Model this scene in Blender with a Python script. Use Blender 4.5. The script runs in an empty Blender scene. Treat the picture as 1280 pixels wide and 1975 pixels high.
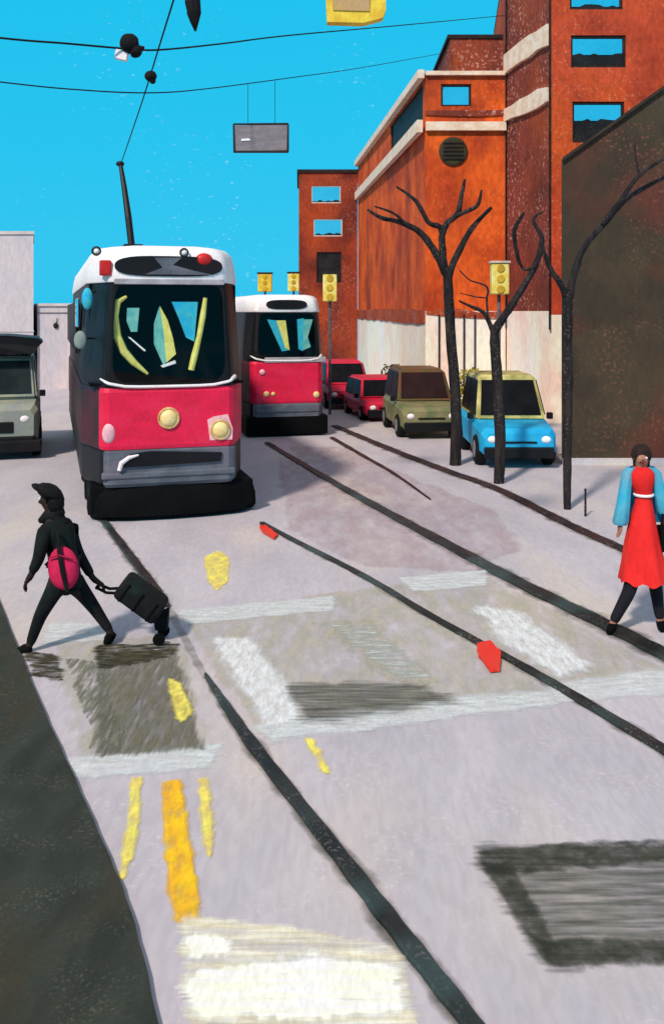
import bpy, bmesh, math, random
from mathutils import Vector, Matrix
random.seed(7)
sc = bpy.context.scene
COL = sc.collection
R = math.radians

# ------------------------------------------------------------------ camera
F, HZ, CH = 1800.0, 600.0, 3.0          # focal length and horizon in photo pixels, eye height in metres
cd = bpy.data.cameras.new("camera"); cam = bpy.data.objects.new("camera", cd); COL.objects.link(cam)
cam.location = (0, 0, CH); cam.rotation_euler = (R(90), 0, 0)
cd.sensor_fit = 'VERTICAL'; cd.sensor_height = 24; cd.lens = 24*F/1975
cd.shift_y = -(987.5-HZ)/1975; cd.clip_end = 9000; cd.clip_start = 0.05
sc.camera = cam
# ------------------------------------------------------------------ sky
SUN_EL, SUN_AZ = R(43), R(208)          # azimuth clockwise from +Y
w = bpy.data.worlds.new("World"); sc.world = w; w.use_nodes = True
nt = w.node_tree; N = nt.nodes; L = nt.links; N.clear()
out = N.new('ShaderNodeOutputWorld'); bg = N.new('ShaderNodeBackground'); L.new(bg.outputs[0], out.inputs[0])
sky = N.new('ShaderNodeTexSky'); sky.sky_type = 'NISHITA'; sky.sun_disc = False
sky.sun_elevation = SUN_EL; sky.sun_rotation = SUN_AZ
sk = N.new('ShaderNodeVectorMath'); sk.operation = 'SCALE'; sk.inputs['Scale'].default_value = 0.006
L.new(sky.outputs[0], sk.inputs[0])
tc = N.new('ShaderNodeTexCoord'); sep = N.new('ShaderNodeSeparateXYZ'); L.new(tc.outputs['Generated'], sep.inputs[0])
gr = N.new('ShaderNodeValToRGB'); L.new(sep.outputs['Z'], gr.inputs[0])
gr.color_ramp.elements[0].position = 0.0; gr.color_ramp.elements[0].color = (.005, .53, .84, 1)
gr.color_ramp.elements[1].position = 0.52; gr.color_ramp.elements[1].color = (.40, .41, .46, 1)
e = gr.color_ramp.elements.new(0.35); e.color = (.005, .52, .83, 1)
def wnoise(sx, sy, sz, scale, lo, hi, detail=4):
    mp = N.new('ShaderNodeMapping'); mp.inputs['Scale'].default_value = (sx, sy, sz); L.new(tc.outputs['Generated'], mp.inputs[0])
    n = N.new('ShaderNodeTexNoise'); n.inputs['Scale'].default_value = scale; n.inputs['Detail'].default_value = detail
    L.new(mp.outputs[0], n.inputs[0])
    r = N.new('ShaderNodeMapRange'); r.inputs[1].default_value = lo; r.inputs[2].default_value = hi; L.new(n.outputs[0], r.inputs[0])
    return r.outputs[0]
fine = wnoise(1, 1, 1.8, 150, .65, .73, 3); zone = wnoise(1, 1, .6, 7, .54, .70, 2)
mul = N.new('ShaderNodeMath'); mul.operation = 'MULTIPLY'; L.new(fine, mul.inputs[0]); L.new(zone, mul.inputs[1])
m2 = N.new('ShaderNodeMath'); m2.operation = 'MULTIPLY'; L.new(mul.outputs[0], m2.inputs[0]); m2.inputs[1].default_value = .4
mx = N.new('ShaderNodeMix'); mx.data_type = 'RGBA'; L.new(m2.outputs[0], mx.inputs[0])
L.new(gr.outputs[0], mx.inputs[6]); mx.inputs[7].default_value = (.62, .88, .95, 1)
ad = N.new('ShaderNodeVectorMath'); ad.operation = 'ADD'; L.new(mx.outputs[2], ad.inputs[0]); L.new(sk.outputs[0], ad.inputs[1])
L.new(ad.outputs[0], bg.inputs[0]); bg.inputs[1].default_value = 1.0
# ------------------------------------------------------------------ sun
sd = bpy.data.lights.new("sun", 'SUN'); sd.energy = 3.5; sd.angle = R(5); sd.color = (1, .86, .74)
so = bpy.data.objects.new("sun", sd); COL.objects.link(so)
sdir = Vector((math.sin(SUN_AZ)*math.cos(SUN_EL), math.cos(SUN_AZ)*math.cos(SUN_EL), math.sin(SUN_EL)))
so.rotation_euler = sdir.to_track_quat('Z', 'Y').to_euler(); so.location = sdir*40
sc.view_settings.view_transform = 'Standard'; sc.view_settings.look = 'None'
sc.view_settings.exposure = 0.0; sc.view_settings.gamma = 1.0
sc.cycles.transparent_max_bounces = 24
sc.render.resolution_x = 663; sc.render.resolution_y = 1024

# ------------------------------------------------------------------ helpers
def P(px, py, Y): return Vector(((px-640)/F*Y, Y, CH+(HZ-py)/F*Y))
def G(px, py, z=0.0):
    Y = F*(CH-z)/(py-HZ); return Vector(((px-640)/F*Y, Y, z))
def lin(c, k=1.0):
    o = []
    for v in c[:3]:
        v = v/255.0; v = v/12.92 if v <= .04045 else ((v+.055)/1.055)**2.4
        o.append(min(.92, v*k))
    return (*o, 1)
MATS = {}
def mat(name, c1, c2=None, stretch=(1, 1, 1), scale=3.0, rough=.85, spec=.25, speck=0.0, speckc=(240, 232, 225),
        k=1.0, metal=0.0, bump=.15, rot=(0, 0, 0), c3=None, sscale=60, lo=.4, hi=.6, emit=None, alpha=None, grain=.14, gst=(1, 1, .35)):
    """chalky surface: streaky two/three tone colour plus small worn specks"""
    if name in MATS: return MATS[name]
    m = bpy.data.materials.new(name); m.use_nodes = True; MATS[name] = m
    t = m.node_tree; n = t.nodes; l = t.links
    b = n['Principled BSDF']; b.inputs['Roughness'].default_value = rough; b.inputs['Metallic'].default_value = metal
    b.inputs['Specular IOR Level'].default_value = spec
    c2 = c2 or tuple(v*.86 for v in c1)
    co = n.new('ShaderNodeTexCoord'); mp = n.new('ShaderNodeMapping'); l.new(co.outputs['Object'], mp.inputs[0])
    mp.inputs['Scale'].default_value = stretch; mp.inputs['Rotation'].default_value = rot
    def noise(sc_, det, lo_, hi_, vec, dist=0):
        x = n.new('ShaderNodeTexNoise'); x.inputs['Scale'].default_value = sc_; x.inputs['Detail'].default_value = det
        x.inputs['Distortion'].default_value = dist
        l.new(vec, x.inputs[0]); r = n.new('ShaderNodeMapRange')
        r.inputs[1].default_value = lo_; r.inputs[2].default_value = hi_; l.new(x.outputs[0], r.inputs[0]); return r.outputs[0]
    def mix(f, a, bb):
        x = n.new('ShaderNodeMix'); x.data_type = 'RGBA'
        if isinstance(f, float): x.inputs[0].default_value = f
        else: l.new(f, x.inputs[0])
        for i, v in ((6, a), (7, bb)):
            if isinstance(v, tuple): x.inputs[i].default_value = v
            else: l.new(v, x.inputs[i])
        return x.outputs[2]
    s = noise(scale, 6, lo, hi, mp.outputs[0], .3)
    col = mix(s, lin(c1, k), lin(c2, k))
    if c3: col = mix(noise(scale*.45, 3, .5, .66, mp.outputs[0]), col, lin(c3, k))
    g = noise(sscale, 4, .56, .66, co.outputs['Object'])
    if speck > 0:
        gm = n.new('ShaderNodeMath'); gm.operation = 'MULTIPLY'; l.new(g, gm.inputs[0])
        z = noise(sscale*.06, 2, .42, .62, co.outputs['Object']); zz = n.new('ShaderNodeMath'); zz.operation = 'MULTIPLY'
        l.new(z, zz.inputs[0]); zz.inputs[1].default_value = speck; l.new(zz.outputs[0], gm.inputs[1])
        col = mix(gm.outputs[0], col, lin(speckc, k))
    if grain:
        m3 = n.new('ShaderNodeMapping'); l.new(co.outputs['Object'], m3.inputs[0]); m3.inputs['Rotation'].default_value = rot
        m3.inputs['Scale'].default_value = gst
        gf = noise(sscale*.8, 5, .38, .64, m3.outputs[0], .4)
        hv = n.new('ShaderNodeHueSaturation'); l.new(col, hv.inputs['Color'])
        vv = n.new('ShaderNodeMath'); vv.operation = 'MULTIPLY_ADD'; l.new(gf, vv.inputs[0]); vv.inputs[1].default_value = -grain; vv.inputs[2].default_value = 1+grain*.4
        l.new(vv.outputs[0], hv.inputs['Value']); col = hv.outputs[0]
    l.new(col, b.inputs['Base Color'])
    if bump:
        bp = n.new('ShaderNodeBump'); bp.inputs['Strength'].default_value = bump; bp.inputs['Distance'].default_value = .02
        l.new(s, bp.inputs['Height']); l.new(bp.outputs[0], b.inputs['Normal'])
    if emit: b.inputs['Emission Color'].default_value = lin(emit[0]); b.inputs['Emission Strength'].default_value = emit[1]
    if alpha is not None:      # broken-up paint: (lo, hi, scale) noise thresholds
        x = n.new('ShaderNodeTexNoise'); x.inputs['Scale'].default_value = alpha[2]; x.inputs['Detail'].default_value = 7; x.inputs['Roughness'].default_value = .6
        l.new(mp.outputs[0], x.inputs[0]); at = n.new('ShaderNodeAttribute'); at.attribute_name = 'wear'
        sm = n.new('ShaderNodeMath'); sm.operation = 'MULTIPLY_ADD'; l.new(at.outputs['Fac'], sm.inputs[0]); sm.inputs[1].default_value = .45; sm.inputs[2].default_value = -.45
        s2_ = n.new('ShaderNodeMath'); s2_.operation = 'ADD'; l.new(sm.outputs[0], s2_.inputs[0]); l.new(x.outputs[0], s2_.inputs[1])
        r = n.new('ShaderNodeMapRange'); r.inputs[1].default_value = alpha[0]; r.inputs[2].default_value = alpha[1]; l.new(s2_.outputs[0], r.inputs[0])
        l.new(r.outputs[0], b.inputs['Alpha'])
    return m

class MB:
    def __init__(s): s.bm = bmesh.new()
    def box(s, x0, x1, y0, y1, z0, z1, bev=0, rot=None):
        b = bmesh.new(); r = bmesh.ops.create_cube(b, size=1)
        bmesh.ops.scale(b, vec=(x1-x0, y1-y0, z1-z0), verts=b.verts)
        if bev: bmesh.ops.bevel(b, geom=b.edges[:], offset=bev, segments=3, affect='EDGES', profile=.5)
        M = Matrix.Translation(((x0+x1)/2, (y0+y1)/2, (z0+z1)/2))
        if rot: M = M @ rot
        bmesh.ops.transform(b, matrix=M, verts=b.verts); s.add(b); return s
    def add(s, b):
        me = bpy.data.meshes.new('tmp'); b.to_mesh(me); b.free(); s.bm.from_mesh(me); bpy.data.meshes.remove(me)
    def poly(s, pts):
        vs = [s.bm.verts.new(p) for p in pts]; s.bm.faces.new(vs); return s
    def slab(s, pts, off):
        """prism: polygon pts pushed along vector off"""
        off = Vector(off); a = [s.bm.verts.new(p) for p in pts]; b = [s.bm.verts.new(Vector(p)+off) for p in pts]
        s.bm.faces.new(a); s.bm.faces.new(b[::-1]); n = len(a)
        for i in range(n): s.bm.faces.new((a[i], b[i], b[(i+1) % n], a[(i+1) % n]))
        return s
    def tube(s, pts, rad, seg=10, cap=True, wob=0):
        pts = [Vector(p) for p in pts]; n = len(pts)
        if not hasattr(rad, '__len__'): rad = [rad]*n
        rings = []; up = None
        for i in range(n):
            d = (pts[min(i+1, n-1)]-pts[max(i-1, 0)]).normalized()
            if up is None: up = Vector((0, 0, 1)) if abs(d.z) < .9 else Vector((1, 0, 0))
            a = d.cross(up).normalized(); up = a.cross(d).normalized()
            rings.append([s.bm.verts.new(pts[i]+(a*math.cos(2*math.pi*k/seg)+up*math.sin(2*math.pi*k/seg))*rad[i]*(1+random.uniform(-wob, wob))) for k in range(seg)])
        for i in range(n-1):
            for k in range(seg):
                s.bm.faces.new((rings[i][k], rings[i][(k+1) % seg], rings[i+1][(k+1) % seg], rings[i+1][k]))
        if cap: s.bm.faces.new(rings[0][::-1]); s.bm.faces.new(rings[-1])
        return s
    def ball(s, c, r, sx=1, sy=1, sz=1, sub=3, rot=None, jit=0):
        b = bmesh.new(); bmesh.ops.create_icosphere(b, subdivisions=sub, radius=r)
        for v in b.verts: v.co *= 1+random.uniform(-jit, jit)
        M = Matrix.Translation(c) @ (rot or Matrix.Identity(4)) @ Matrix.Diagonal((sx, sy, sz, 1))
        bmesh.ops.transform(b, matrix=M, verts=b.verts); s.add(b); return s
    def disc(s, c, r, axis, depth, seg=28, r2=None):
        c = Vector(c); a = Vector(axis).normalized()
        return s.tube([c, c+a*depth*.7, c+a*depth], [r, r, (r2 if r2 is not None else r*.85)], seg)
    def torus(s, c, R1, r2, axis, seg=28, s2=8):
        c = Vector(c); a = Vector(axis).normalized(); u = a.orthogonal().normalized(); v = a.cross(u); rings = []
        for i in range(seg):
            t = 2*math.pi*i/seg; d = u*math.cos(t)+v*math.sin(t)
            rings.append([s.bm.verts.new(c+d*(R1+r2*math.cos(2*math.pi*j/s2))+a*r2*math.sin(2*math.pi*j/s2)) for j in range(s2)])
        for i in range(seg):
            for j in range(s2):
                s.bm.faces.new((rings[i][j], rings[(i+1) % seg][j], rings[(i+1) % seg][(j+1) % s2], rings[i][(j+1) % s2]))
        return s
    def build(s, name, m, parent=None, smooth=False, loc=None):
        bmesh.ops.delete(s.bm, geom=[v for v in s.bm.verts if not v.link_faces], context='VERTS')
        bmesh.ops.recalc_face_normals(s.bm, faces=s.bm.faces)
        me = bpy.data.meshes.new(name); s.bm.to_mesh(me); s.bm.free()
        if smooth:
            for p in me.polygons: p.use_smooth = True
        me.materials.append(m); o = bpy.data.objects.new(name, me); COL.objects.link(o)
        if parent: o.parent = parent
        if loc is not None: o.location = loc
        if smooth:
            try: me.set_sharp_from_angle(angle=R(40))
            except Exception: pass
        return o
def tag(o, label=None, cat=None, group=None, kind=None):
    if label: o['label'] = label
    if cat: o['category'] = cat
    if group: o['group'] = group
    if kind: o['kind'] = kind
    return o
def thing(name, label, cat, loc=(0, 0, 0), rz=0, group=None, rx=0):
    o = bpy.data.objects.new(name, None); COL.objects.link(o); o.location = loc; o.rotation_euler = (rx, 0, rz)
    return tag(o, label, cat, group)
def ragged(pts, amp, n=7):
    o = []
    amp0 = amp
    for i in range(len(pts)):
        a = pts[i]; b = pts[(i+1) % len(pts)]; amp = min(amp0, (b-a).length/n*.3)
        for k in range(n):
            t = k/n; p = a.lerp(b, t); p.x += random.uniform(-amp, amp); p.y += random.uniform(-amp, amp)*1.5; o.append(p)
    return o
def smoothpts(pts, n=6):
    o = []; m = len(pts)
    for i in range(m-1):
        p0, p1, p2, p3 = pts[max(i-1, 0)], pts[i], pts[i+1], pts[min(i+2, m-1)]
        for k in range(n):
            t = k/n
            o.append(.5*((2*p1)+(-p0+p2)*t+(2*p0-5*p1+4*p2-p3)*t*t+(-p0+3*p1-3*p2+p3)*t**3))
    o.append(pts[-1]); return o

# ------------------------------------------------------------------ ground, pavement, water
SR = R(20)
m_road = mat('road', (199, 194, 202), (184, 180, 189), stretch=(1.4, .5, 1), rot=(0, 0, -SR), scale=1.0, k=.95, speck=.35, speckc=(232, 222, 216),
             c3=(206, 198, 194), sscale=26, grain=.10, gst=(1, .25, 1), rough=.85, bump=.2, spec=.2, lo=.35, hi=.65)
g = MB(); g.poly([(-120, -30, 0), (120, -30, 0), (120, 42, 0), (-120, 42, 0)])
tag(g.build('road', m_road), kind='structure')
m_water = mat('water', (20, 170, 215), (25, 150, 200), scale=.5, rough=.12, spec=.6, k=1, bump=.05)
wt = MB(); wt.poly([(-4000, 42, -.3), (4000, 42, -.3), (4000, 7000, -.3), (-4000, 7000, -.3)])
tag(wt.build('water', m_water), kind='structure')
qe = MB(); qe.box(-120, 120, 41.7, 42.1, -1.2, .12)
tag(qe.build('quay_edge', mat('quay', (150, 145, 150), scale=2, k=.6)), kind='structure')
# dark raised pavement, lower left, with its kerb edge
m_dark = mat('dark_pavement', (64, 70, 62), (52, 58, 52), stretch=(2, .8, 1), rot=(0, 0, -SR), scale=2, k=.75, speck=.22, speckc=(150, 150, 130), c3=(70, 66, 52), sscale=55)
edge = [G(-60, 1010, .03), G(-2, 1155, .03), G(75, 1345, .03), G(135, 1478, .03), G(202, 1630, .03), G(252, 1755, .03), G(306, 1975, .03), G(420, 2600, .03)]
edge = smoothpts(edge, 6)
for i, p in enumerate(edge): p.x += .004*math.sin(i*2.1)
pm = MB(); top = edge+[Vector((-1.0, -3, .03)), Vector((-30, -3, .03)), Vector((-30, edge[0].y, .03))]
pm.slab(top, (0, 0, -.15)); tag(pm.build('pavement', m_dark), kind='structure')

# ------------------------------------------------------------------ painted marks, patches and painted reflections on the road
ZI = [0.0028]
def patch(name, px, m, amp=.03, n=8, z=None, skirt=None):
    """worn paint or painted reflection: a solid core and a border over which the wear mask runs out"""
    ZI[0] += .0002; zz = z or ZI[0]; sk_ = skirt or max(.02, amp*3.2); amp = amp*.6
    core = ragged([G(x, y, zz) for x, y in px], amp, n); m_ = len(core); ctr = sum(core, Vector())/m_
    area = sum(core[i].x*core[(i+1) % m_].y-core[(i+1) % m_].x*core[i].y for i in range(m_)); sg = 1 if area > 0 else -1
    base = [G(x, y, zz) for x, y in px]; nb = len(base); outr = []
    for i in range(m_):
        k = i//n; d = (base[(k+1) % nb]-base[k]).normalized()
        if i % n == 0: d = (d+(base[k]-base[(k-1) % nb]).normalized()).normalized()
        outr.append(core[i]+Vector((d.y, -d.x, 0))*sg*sk_*random.uniform(.6, 1.3))
    bm = bmesh.new(); lay = bm.verts.layers.float.new('wear')
    ci = [bm.verts.new((p.x, p.y, zz)) for p in core]; co_ = [bm.verts.new((p.x, p.y, zz-.00007)) for p in outr]
    for v in ci: v[lay] = 1.0
    bm.faces.new(ci)
    for i in range(m_): bm.faces.new((ci[i], co_[i], co_[(i+1) % m_], ci[(i+1) % m_]))
    for f in bm.faces: f.normal_update()
    for f in bm.faces:
        if f.normal.z < 0: f.normal_flip()
    me = bpy.data.meshes.new(name); bm.to_mesh(me); bm.free(); me.materials.append(m)
    o = bpy.data.objects.new(name, me); COL.objects.link(o); return tag(o, kind='structure')
def A(name, c1, c2, lo, hi, sc_, stretch=(1, 1, 1), rz=-SR, k=.75, **kw):
    return mat(name, c1, c2, stretch=stretch, rot=(0, 0, rz), scale=5, k=k, alpha=(lo, hi, sc_), bump=0, gst=(1, .3, 1), **kw)
pale = A('pale_paint', (232, 238, 240), (216, 224, 226), .14, .66, 5, (1, 3, 1), rz=.12, k=.98)
haze_y = A('cream_wear', (214, 208, 186), (196, 196, 176), .34, .85, 2.2, (2.2, .7, 1), k=.92)
white = A('white_paint', (242, 246, 247), (228, 234, 237), .12, .62, 5, (4, 1, 1), rz=-.5, k=1.0)
olive = A('olive_reflection', (92, 94, 78), (130, 128, 104), .20, .78, 5, (6, .6, 1), rz=-.15, k=.7)  # shadow and reflection below the walker, painted as olive colour
oliveh = A('tar_patch', (84, 88, 76), (128, 130, 118), .20, .80, 4, (.6, 6, 1), rz=.03, k=.72)
reflm = A('brown_reflection', (96, 92, 60), (60, 58, 44), .34, .58, 6, (1, 5, 1), rz=0, k=.6)  # brown-green reflection at the walker's feet, painted on the road
yel = A('yellow_paint', (254, 206, 36), (250, 190, 44), .06, .56, 6, (2, 1, 1), rz=-.0, k=.95)
yelp = A('pale_yellow_paint_reflection', (250, 232, 110), (244, 218, 110), .1, .62, 7, (2, 1, 1), k=1.05)  # pale road lines, and the yellow reflections painted on the road
cream = A('cream_paint', (255, 250, 232), (250, 238, 205), .24, .68, 3.2, (.6, 5, 1), rz=.03, k=1.0)
cream2 = A('cream_paint_solid', (255, 252, 240), (252, 244, 222), .06, .42, 3.0, (.6, 5, 1), rz=.03, k=1.05)
redm = mat('red_paint', (238, 52, 40), (225, 70, 55), k=.95, bump=0)
pinkw = A('pink_wear', (206, 180, 188), (196, 174, 184), .30, 1.05, 2.0, (2, .7, 1), k=.92)
patch('pink_wear', [(540, 880), (640, 930), (760, 995), (900, 1065), (960, 1100), (900, 1100), (700, 1090), (560, 1020)], pinkw, .05)
patch('pink_wear', [(560, 862), (660, 862), (800, 925), (960, 990), (1000, 1060), (940, 1080), (800, 1010), (640, 930)], pinkw, .05)
# crossing area
patch('worn_crossing', [(350, 1185), (930, 1108), (1290, 1300), (1060, 1345), (500, 1408)], haze_y, .05)
patch('worn_crossing', [(110, 1225), (340, 1235), (400, 1440), (170, 1470)], haze_y, .05)
patch('crossing_line', [(100, 1203), (205, 1203), (205, 1232), (85, 1240)], pale, .02)
patch('crossing_line', [(350, 1178), (640, 1150), (640, 1176), (360, 1202)], pale, .02)
patch('crossing_line', [(770, 1115), (935, 1100), (935, 1128), (800, 1140)], pale, .02)
patch('crossing_line', [(130, 1464), (420, 1438), (400, 1478), (155, 1498)], pale, .025)
patch('crossing_line', [(490, 1400), (800, 1358), (1060, 1333), (1070, 1357), (820, 1388), (530, 1424)], pale, .03)
patch('crossing_line', [(1060, 1322), (1300, 1290), (1300, 1336), (1080, 1352)], pale, .03)
patch('white_stripe', [(415, 1232), (478, 1232), (590, 1385), (520, 1395)], white, .03)
patch('white_stripe', [(610, 1200), (700, 1196), (760, 1250), (840, 1315), (750, 1310)], haze_y, .05)
patch('white_stripe', [(640, 1205), (715, 1208), (830, 1310), (760, 1300)], A('faint_paint', (222, 230, 228), (206, 214, 208), .4, .62, 4, (1, 4, 1), rz=.2), .05)
patch('white_stripe', [(925, 1172), (985, 1180), (1130, 1280), (1080, 1300), (985, 1240)], white, .04)
patch('tar_patch', [(560, 1325), (790, 1322), (860, 1350), (600, 1388)], oliveh, .05)
patch('tar_patch', [(925, 1640), (1300, 1635), (1300, 1840), (1060, 1860)], oliveh, .03, 12)
darkline = A('tar_edge', (62, 66, 56), (84, 86, 72), .16, .78, 6, (2, 2, 1), k=.7)
patch('tar_edge', [(925, 1640), (1300, 1620), (1300, 1650), (980, 1682), (935, 1680)], darkline, .015)
patch('tar_edge', [(930, 1665), (985, 1672), (1065, 1820), (1045, 1838)], darkline, .012)
patch('tar_edge', [(1045, 1815), (1300, 1822), (1300, 1850), (1060, 1858)], darkline, .02)
patch('olive_reflection', [(190, 1262), (330, 1258), (385, 1440), (200, 1452)], olive, .03)
patch('olive_reflection', [(130, 1270), (180, 1275), (250, 1450), (190, 1450)], A('thin_reflection', (120, 126, 108), (150, 150, 132), .44, .6, 5, (5, .6, 1), k=.7), .03)
patch('wet_reflection', [(50, 1258), (105, 1262), (120, 1310), (70, 1300)], reflm, .03)
patch('wet_reflection', [(190, 1245), (345, 1240), (330, 1262), (280, 1275), (195, 1290)], reflm, .03)
patch('rail_groove', [(318, 1170), (332, 1172), (402, 1305), (390, 1308)], A('groove_wear', (150, 150, 140), (172, 168, 158), .3, .8, 4, k=.8), .01)
patch('yellow_reflection', [(327, 1310), (345, 1318), (368, 1370), (350, 1392), (336, 1355)], yelp, .012)  # yellow streak of the walker's reflection, painted on
patch('yellow_reflection', [(396, 1075), (420, 1062), (440, 1075), (438, 1120), (420, 1138), (402, 1118)], yelp, .01)  # headlight reflection painted on the road
patch('yellow_line', [(316, 1508), (345, 1505), (352, 1560), (364, 1640), (380, 1735), (374, 1775), (344, 1778), (330, 1700), (320, 1600)], yel, .010)
patch('yellow_line', [(257, 1500), (270, 1500), (262, 1600), (252, 1655), (233, 1695), (246, 1610)], yelp, .009)
patch('yellow_line', [(386, 1502), (398, 1502), (406, 1590), (404, 1650), (394, 1600)], yelp, .009)
patch('yellow_line', [(590, 1425), (600, 1425), (635, 1490), (628, 1490)], yelp, .009)
patch('cream_patch', [(350, 1770), (520, 1785), (760, 1830), (800, 1975), (380, 1975)], cream, .02, 12)
patch('cream_patch', [(365, 1885), (520, 1862), (610, 1850), (740, 1862), (770, 1940), (600, 1960), (380, 1945)], cream2, .02, 12)
patch('cream_patch', [(365, 1812), (420, 1808), (440, 1830), (375, 1840)], cream2, .02, 8)

# ------------------------------------------------------------------ rails
m_rail = mat('rail_steel', (50, 52, 48), (30, 34, 34), stretch=(1, 1, 1), scale=3, rough=.5, spec=.4, c3=(64, 84, 84), k=.7, speck=.2, sscale=40)
m_railr = mat('rail_rust', (78, 50, 50), (50, 38, 40), scale=2, rough=.7, k=.7, speck=.2, sscale=30)
m_seam = A('rail_seam', (104, 106, 94), (142, 138, 126), .25, .75, 3, (1, 1, 1), k=.65)
def ribbon(name, pts, wds, m, z, h=0):
    b = MB(); n = len(pts); l, r = [], []; pts = [p.copy() for p in pts]
    for i in range(n):
        d = (pts[min(i+1, n-1)]-pts[max(i-1, 0)]).normalized(); a = Vector((d.y, -d.x, 0))*wds[i]/2
        l.append(pts[i]-a); r.append(pts[i]+a)
    for q in (l, r):
        for p in q: p.z = z
    if h == 0:
        lay = b.bm.verts.layers.float.new('wear'); cv = [b.bm.verts.new(((p.x+q.x)/2, (p.y+q.y)/2, z)) for p, q in zip(l, r)]
        lv = [b.bm.verts.new(p) for p in l]; rv = [b.bm.verts.new(p) for p in r]
        for v in cv: v[lay] = 1.6
        for i in range(n-1): b.bm.faces.new((lv[i], cv[i], cv[i+1], lv[i+1])); b.bm.faces.new((cv[i], rv[i], rv[i+1], cv[i+1]))
    else:
        rings = []
        for i in range(n):
            d = (r[i]-l[i]); c = [l[i]-Vector((0, 0, h)), l[i], l[i]+d*.12+Vector((0, 0, h*.25)), r[i]-d*.12+Vector((0, 0, h*.25)), r[i], r[i]-Vector((0, 0, h))]
            rings.append([b.bm.verts.new(p) for p in c])
        for i in range(n-1):
            for k in range(5): b.bm.faces.new((rings[i][k], rings[i][k+1], rings[i+1][k+1], rings[i+1][k]))
        b.bm.faces.new(rings[0]); b.bm.faces.new(rings[-1][::-1])
    return b.build(name, m)
def rail(px, wpx, label, m, seam=True):
    pts = smoothpts([G(x, y) for x, y in px], 8); n = len(pts)
    ws = []
    for i in range(n):
        t = i/(n-1)*(len(wpx)-1); k = min(int(t), len(wpx)-2); ws.append(wpx[k]+(wpx[k+1]-wpx[k])*(t-k))
    ws = [wv*(1+.08*math.sin(i*1.7)) for i, wv in enumerate(ws)]
    root = thing('tram_rail', label, 'rail', (0, 0, 0), 0, 'tram rails set in the road')
    o = ribbon('rail_head', [p.copy() for p in pts], ws, m, .022, .03); o.parent = root
    if seam:
        o = ribbon('rail_seam', [p.copy() for p in pts], [wv*2.6 for wv in ws], m_seam, .0018); o.parent = root
    return root
rail([(200, 1005), (255, 1078), (300, 1138), (322, 1172)], [.09, .10, .10, .06], 'short black rail from under the near red tram to behind the suitcase', m_rail)
rail([(396, 1304), (430, 1355), (488, 1440), (640, 1635), (760, 1790), (905, 1975), (1120, 2250)],
     [.02, .06, .09, .09, .10, .09, .08], 'long black rail from the crossing to the bottom edge, left of the framed tar patch', m_rail)
rail([(505, 1010), (560, 1040), (700, 1112), (830, 1190), (985, 1275), (1090, 1335), (1290, 1455), (1700, 1700)],
     [.07, .075, .08, .085, .085, .10, .10, .10], 'black rail with two red marks, right rail of the near tram', m_rail)
rail([(515, 855), (620, 918), (720, 975), (850, 1045), (1000, 1125), (1170, 1208), (1300, 1275), (1500, 1380)],
     [.12, .15, .17, .19, .20, .21, .20, .19], 'dark rail passing under the feet of the woman in red', m_rail)
rail([(645, 822), (740, 862), (850, 905), (960, 945), (1090, 1010), (1195, 1058), (1400, 1150)],
     [.18, .2, .2, .18, .17, .16, .16], 'brown rusty rail nearest the bare trees', m_railr)
rail([(640, 845), (700, 880), (760, 915), (830, 965)], [.11, .09, .06, .01], 'short brown rail fading out between the two tracks', m_railr)
for nm, q in (('red_mark', [(918, 1240), (944, 1234), (966, 1256), (964, 1290), (944, 1292), (922, 1262)]), ('red_mark', [(500, 1013), (512, 1012), (536, 1030), (528, 1038), (506, 1024)])):
    b = MB(); pts = [G(x, y, .034) for x, y in q]; b.slab(ragged(pts, .006, 4), (0, 0, -.02))
    tag(b.build(nm, redm), kind='structure')

# ------------------------------------------------------------------ buildings
def wall_panel(b, A_, B_, z0, z1, holes=(), depth=.25):
    """vertical wall from A_ to B_ (plan), rectangular openings (u0,u1,z0,z1) in metres along it, with reveals"""
    A_ = Vector((A_[0], A_[1], 0)); B_ = Vector((B_[0], B_[1], 0)); Ln = (B_-A_).length; d = (B_-A_)/Ln
    inn = Vector((-d.y, d.x, 0))*depth
    us = sorted({0, Ln}|{h[0] for h in holes}|{h[1] for h in holes}); vs = sorted({z0, z1}|{h[2] for h in holes}|{h[3] for h in holes})
    def q(u, v): return A_+d*u+Vector((0, 0, v))
    for i in range(len(us)-1):
        for j in range(len(vs)-1):
            uc, vc = (us[i]+us[i+1])/2, (vs[j]+vs[j+1])/2
            if any(h[0] < uc < h[1] and h[2] < vc < h[3] for h in holes): continue
            b.poly([q(us[i], vs[j]), q(us[i+1], vs[j]), q(us[i+1], vs[j+1]), q(us[i], vs[j+1])])
    for h in holes:
        c = [q(h[0], h[2]), q(h[1], h[2]), q(h[1], h[3]), q(h[0], h[3])]
        for k in range(4): b.poly([c[k], c[(k+1) % 4], c[(k+1) % 4]+inn, c[k]+inn])
    return q, d, inn
m_skyglass = mat('window_glass', (235, 240, 245), (225, 232, 240), metal=1.0, rough=.04, k=1, bump=0, scale=1)
m_black = mat('black_panel', (28, 30, 34), (16, 17, 20), rough=.6, k=.7, scale=4, speck=.15, sscale=40)
m_frame = mat('dark_frame', (60, 40, 38), (40, 30, 30), rough=.7, k=.7)
m_wframe = mat('white_frame', (236, 226, 214), (220, 204, 190), rough=.7, k=.8)
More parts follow.
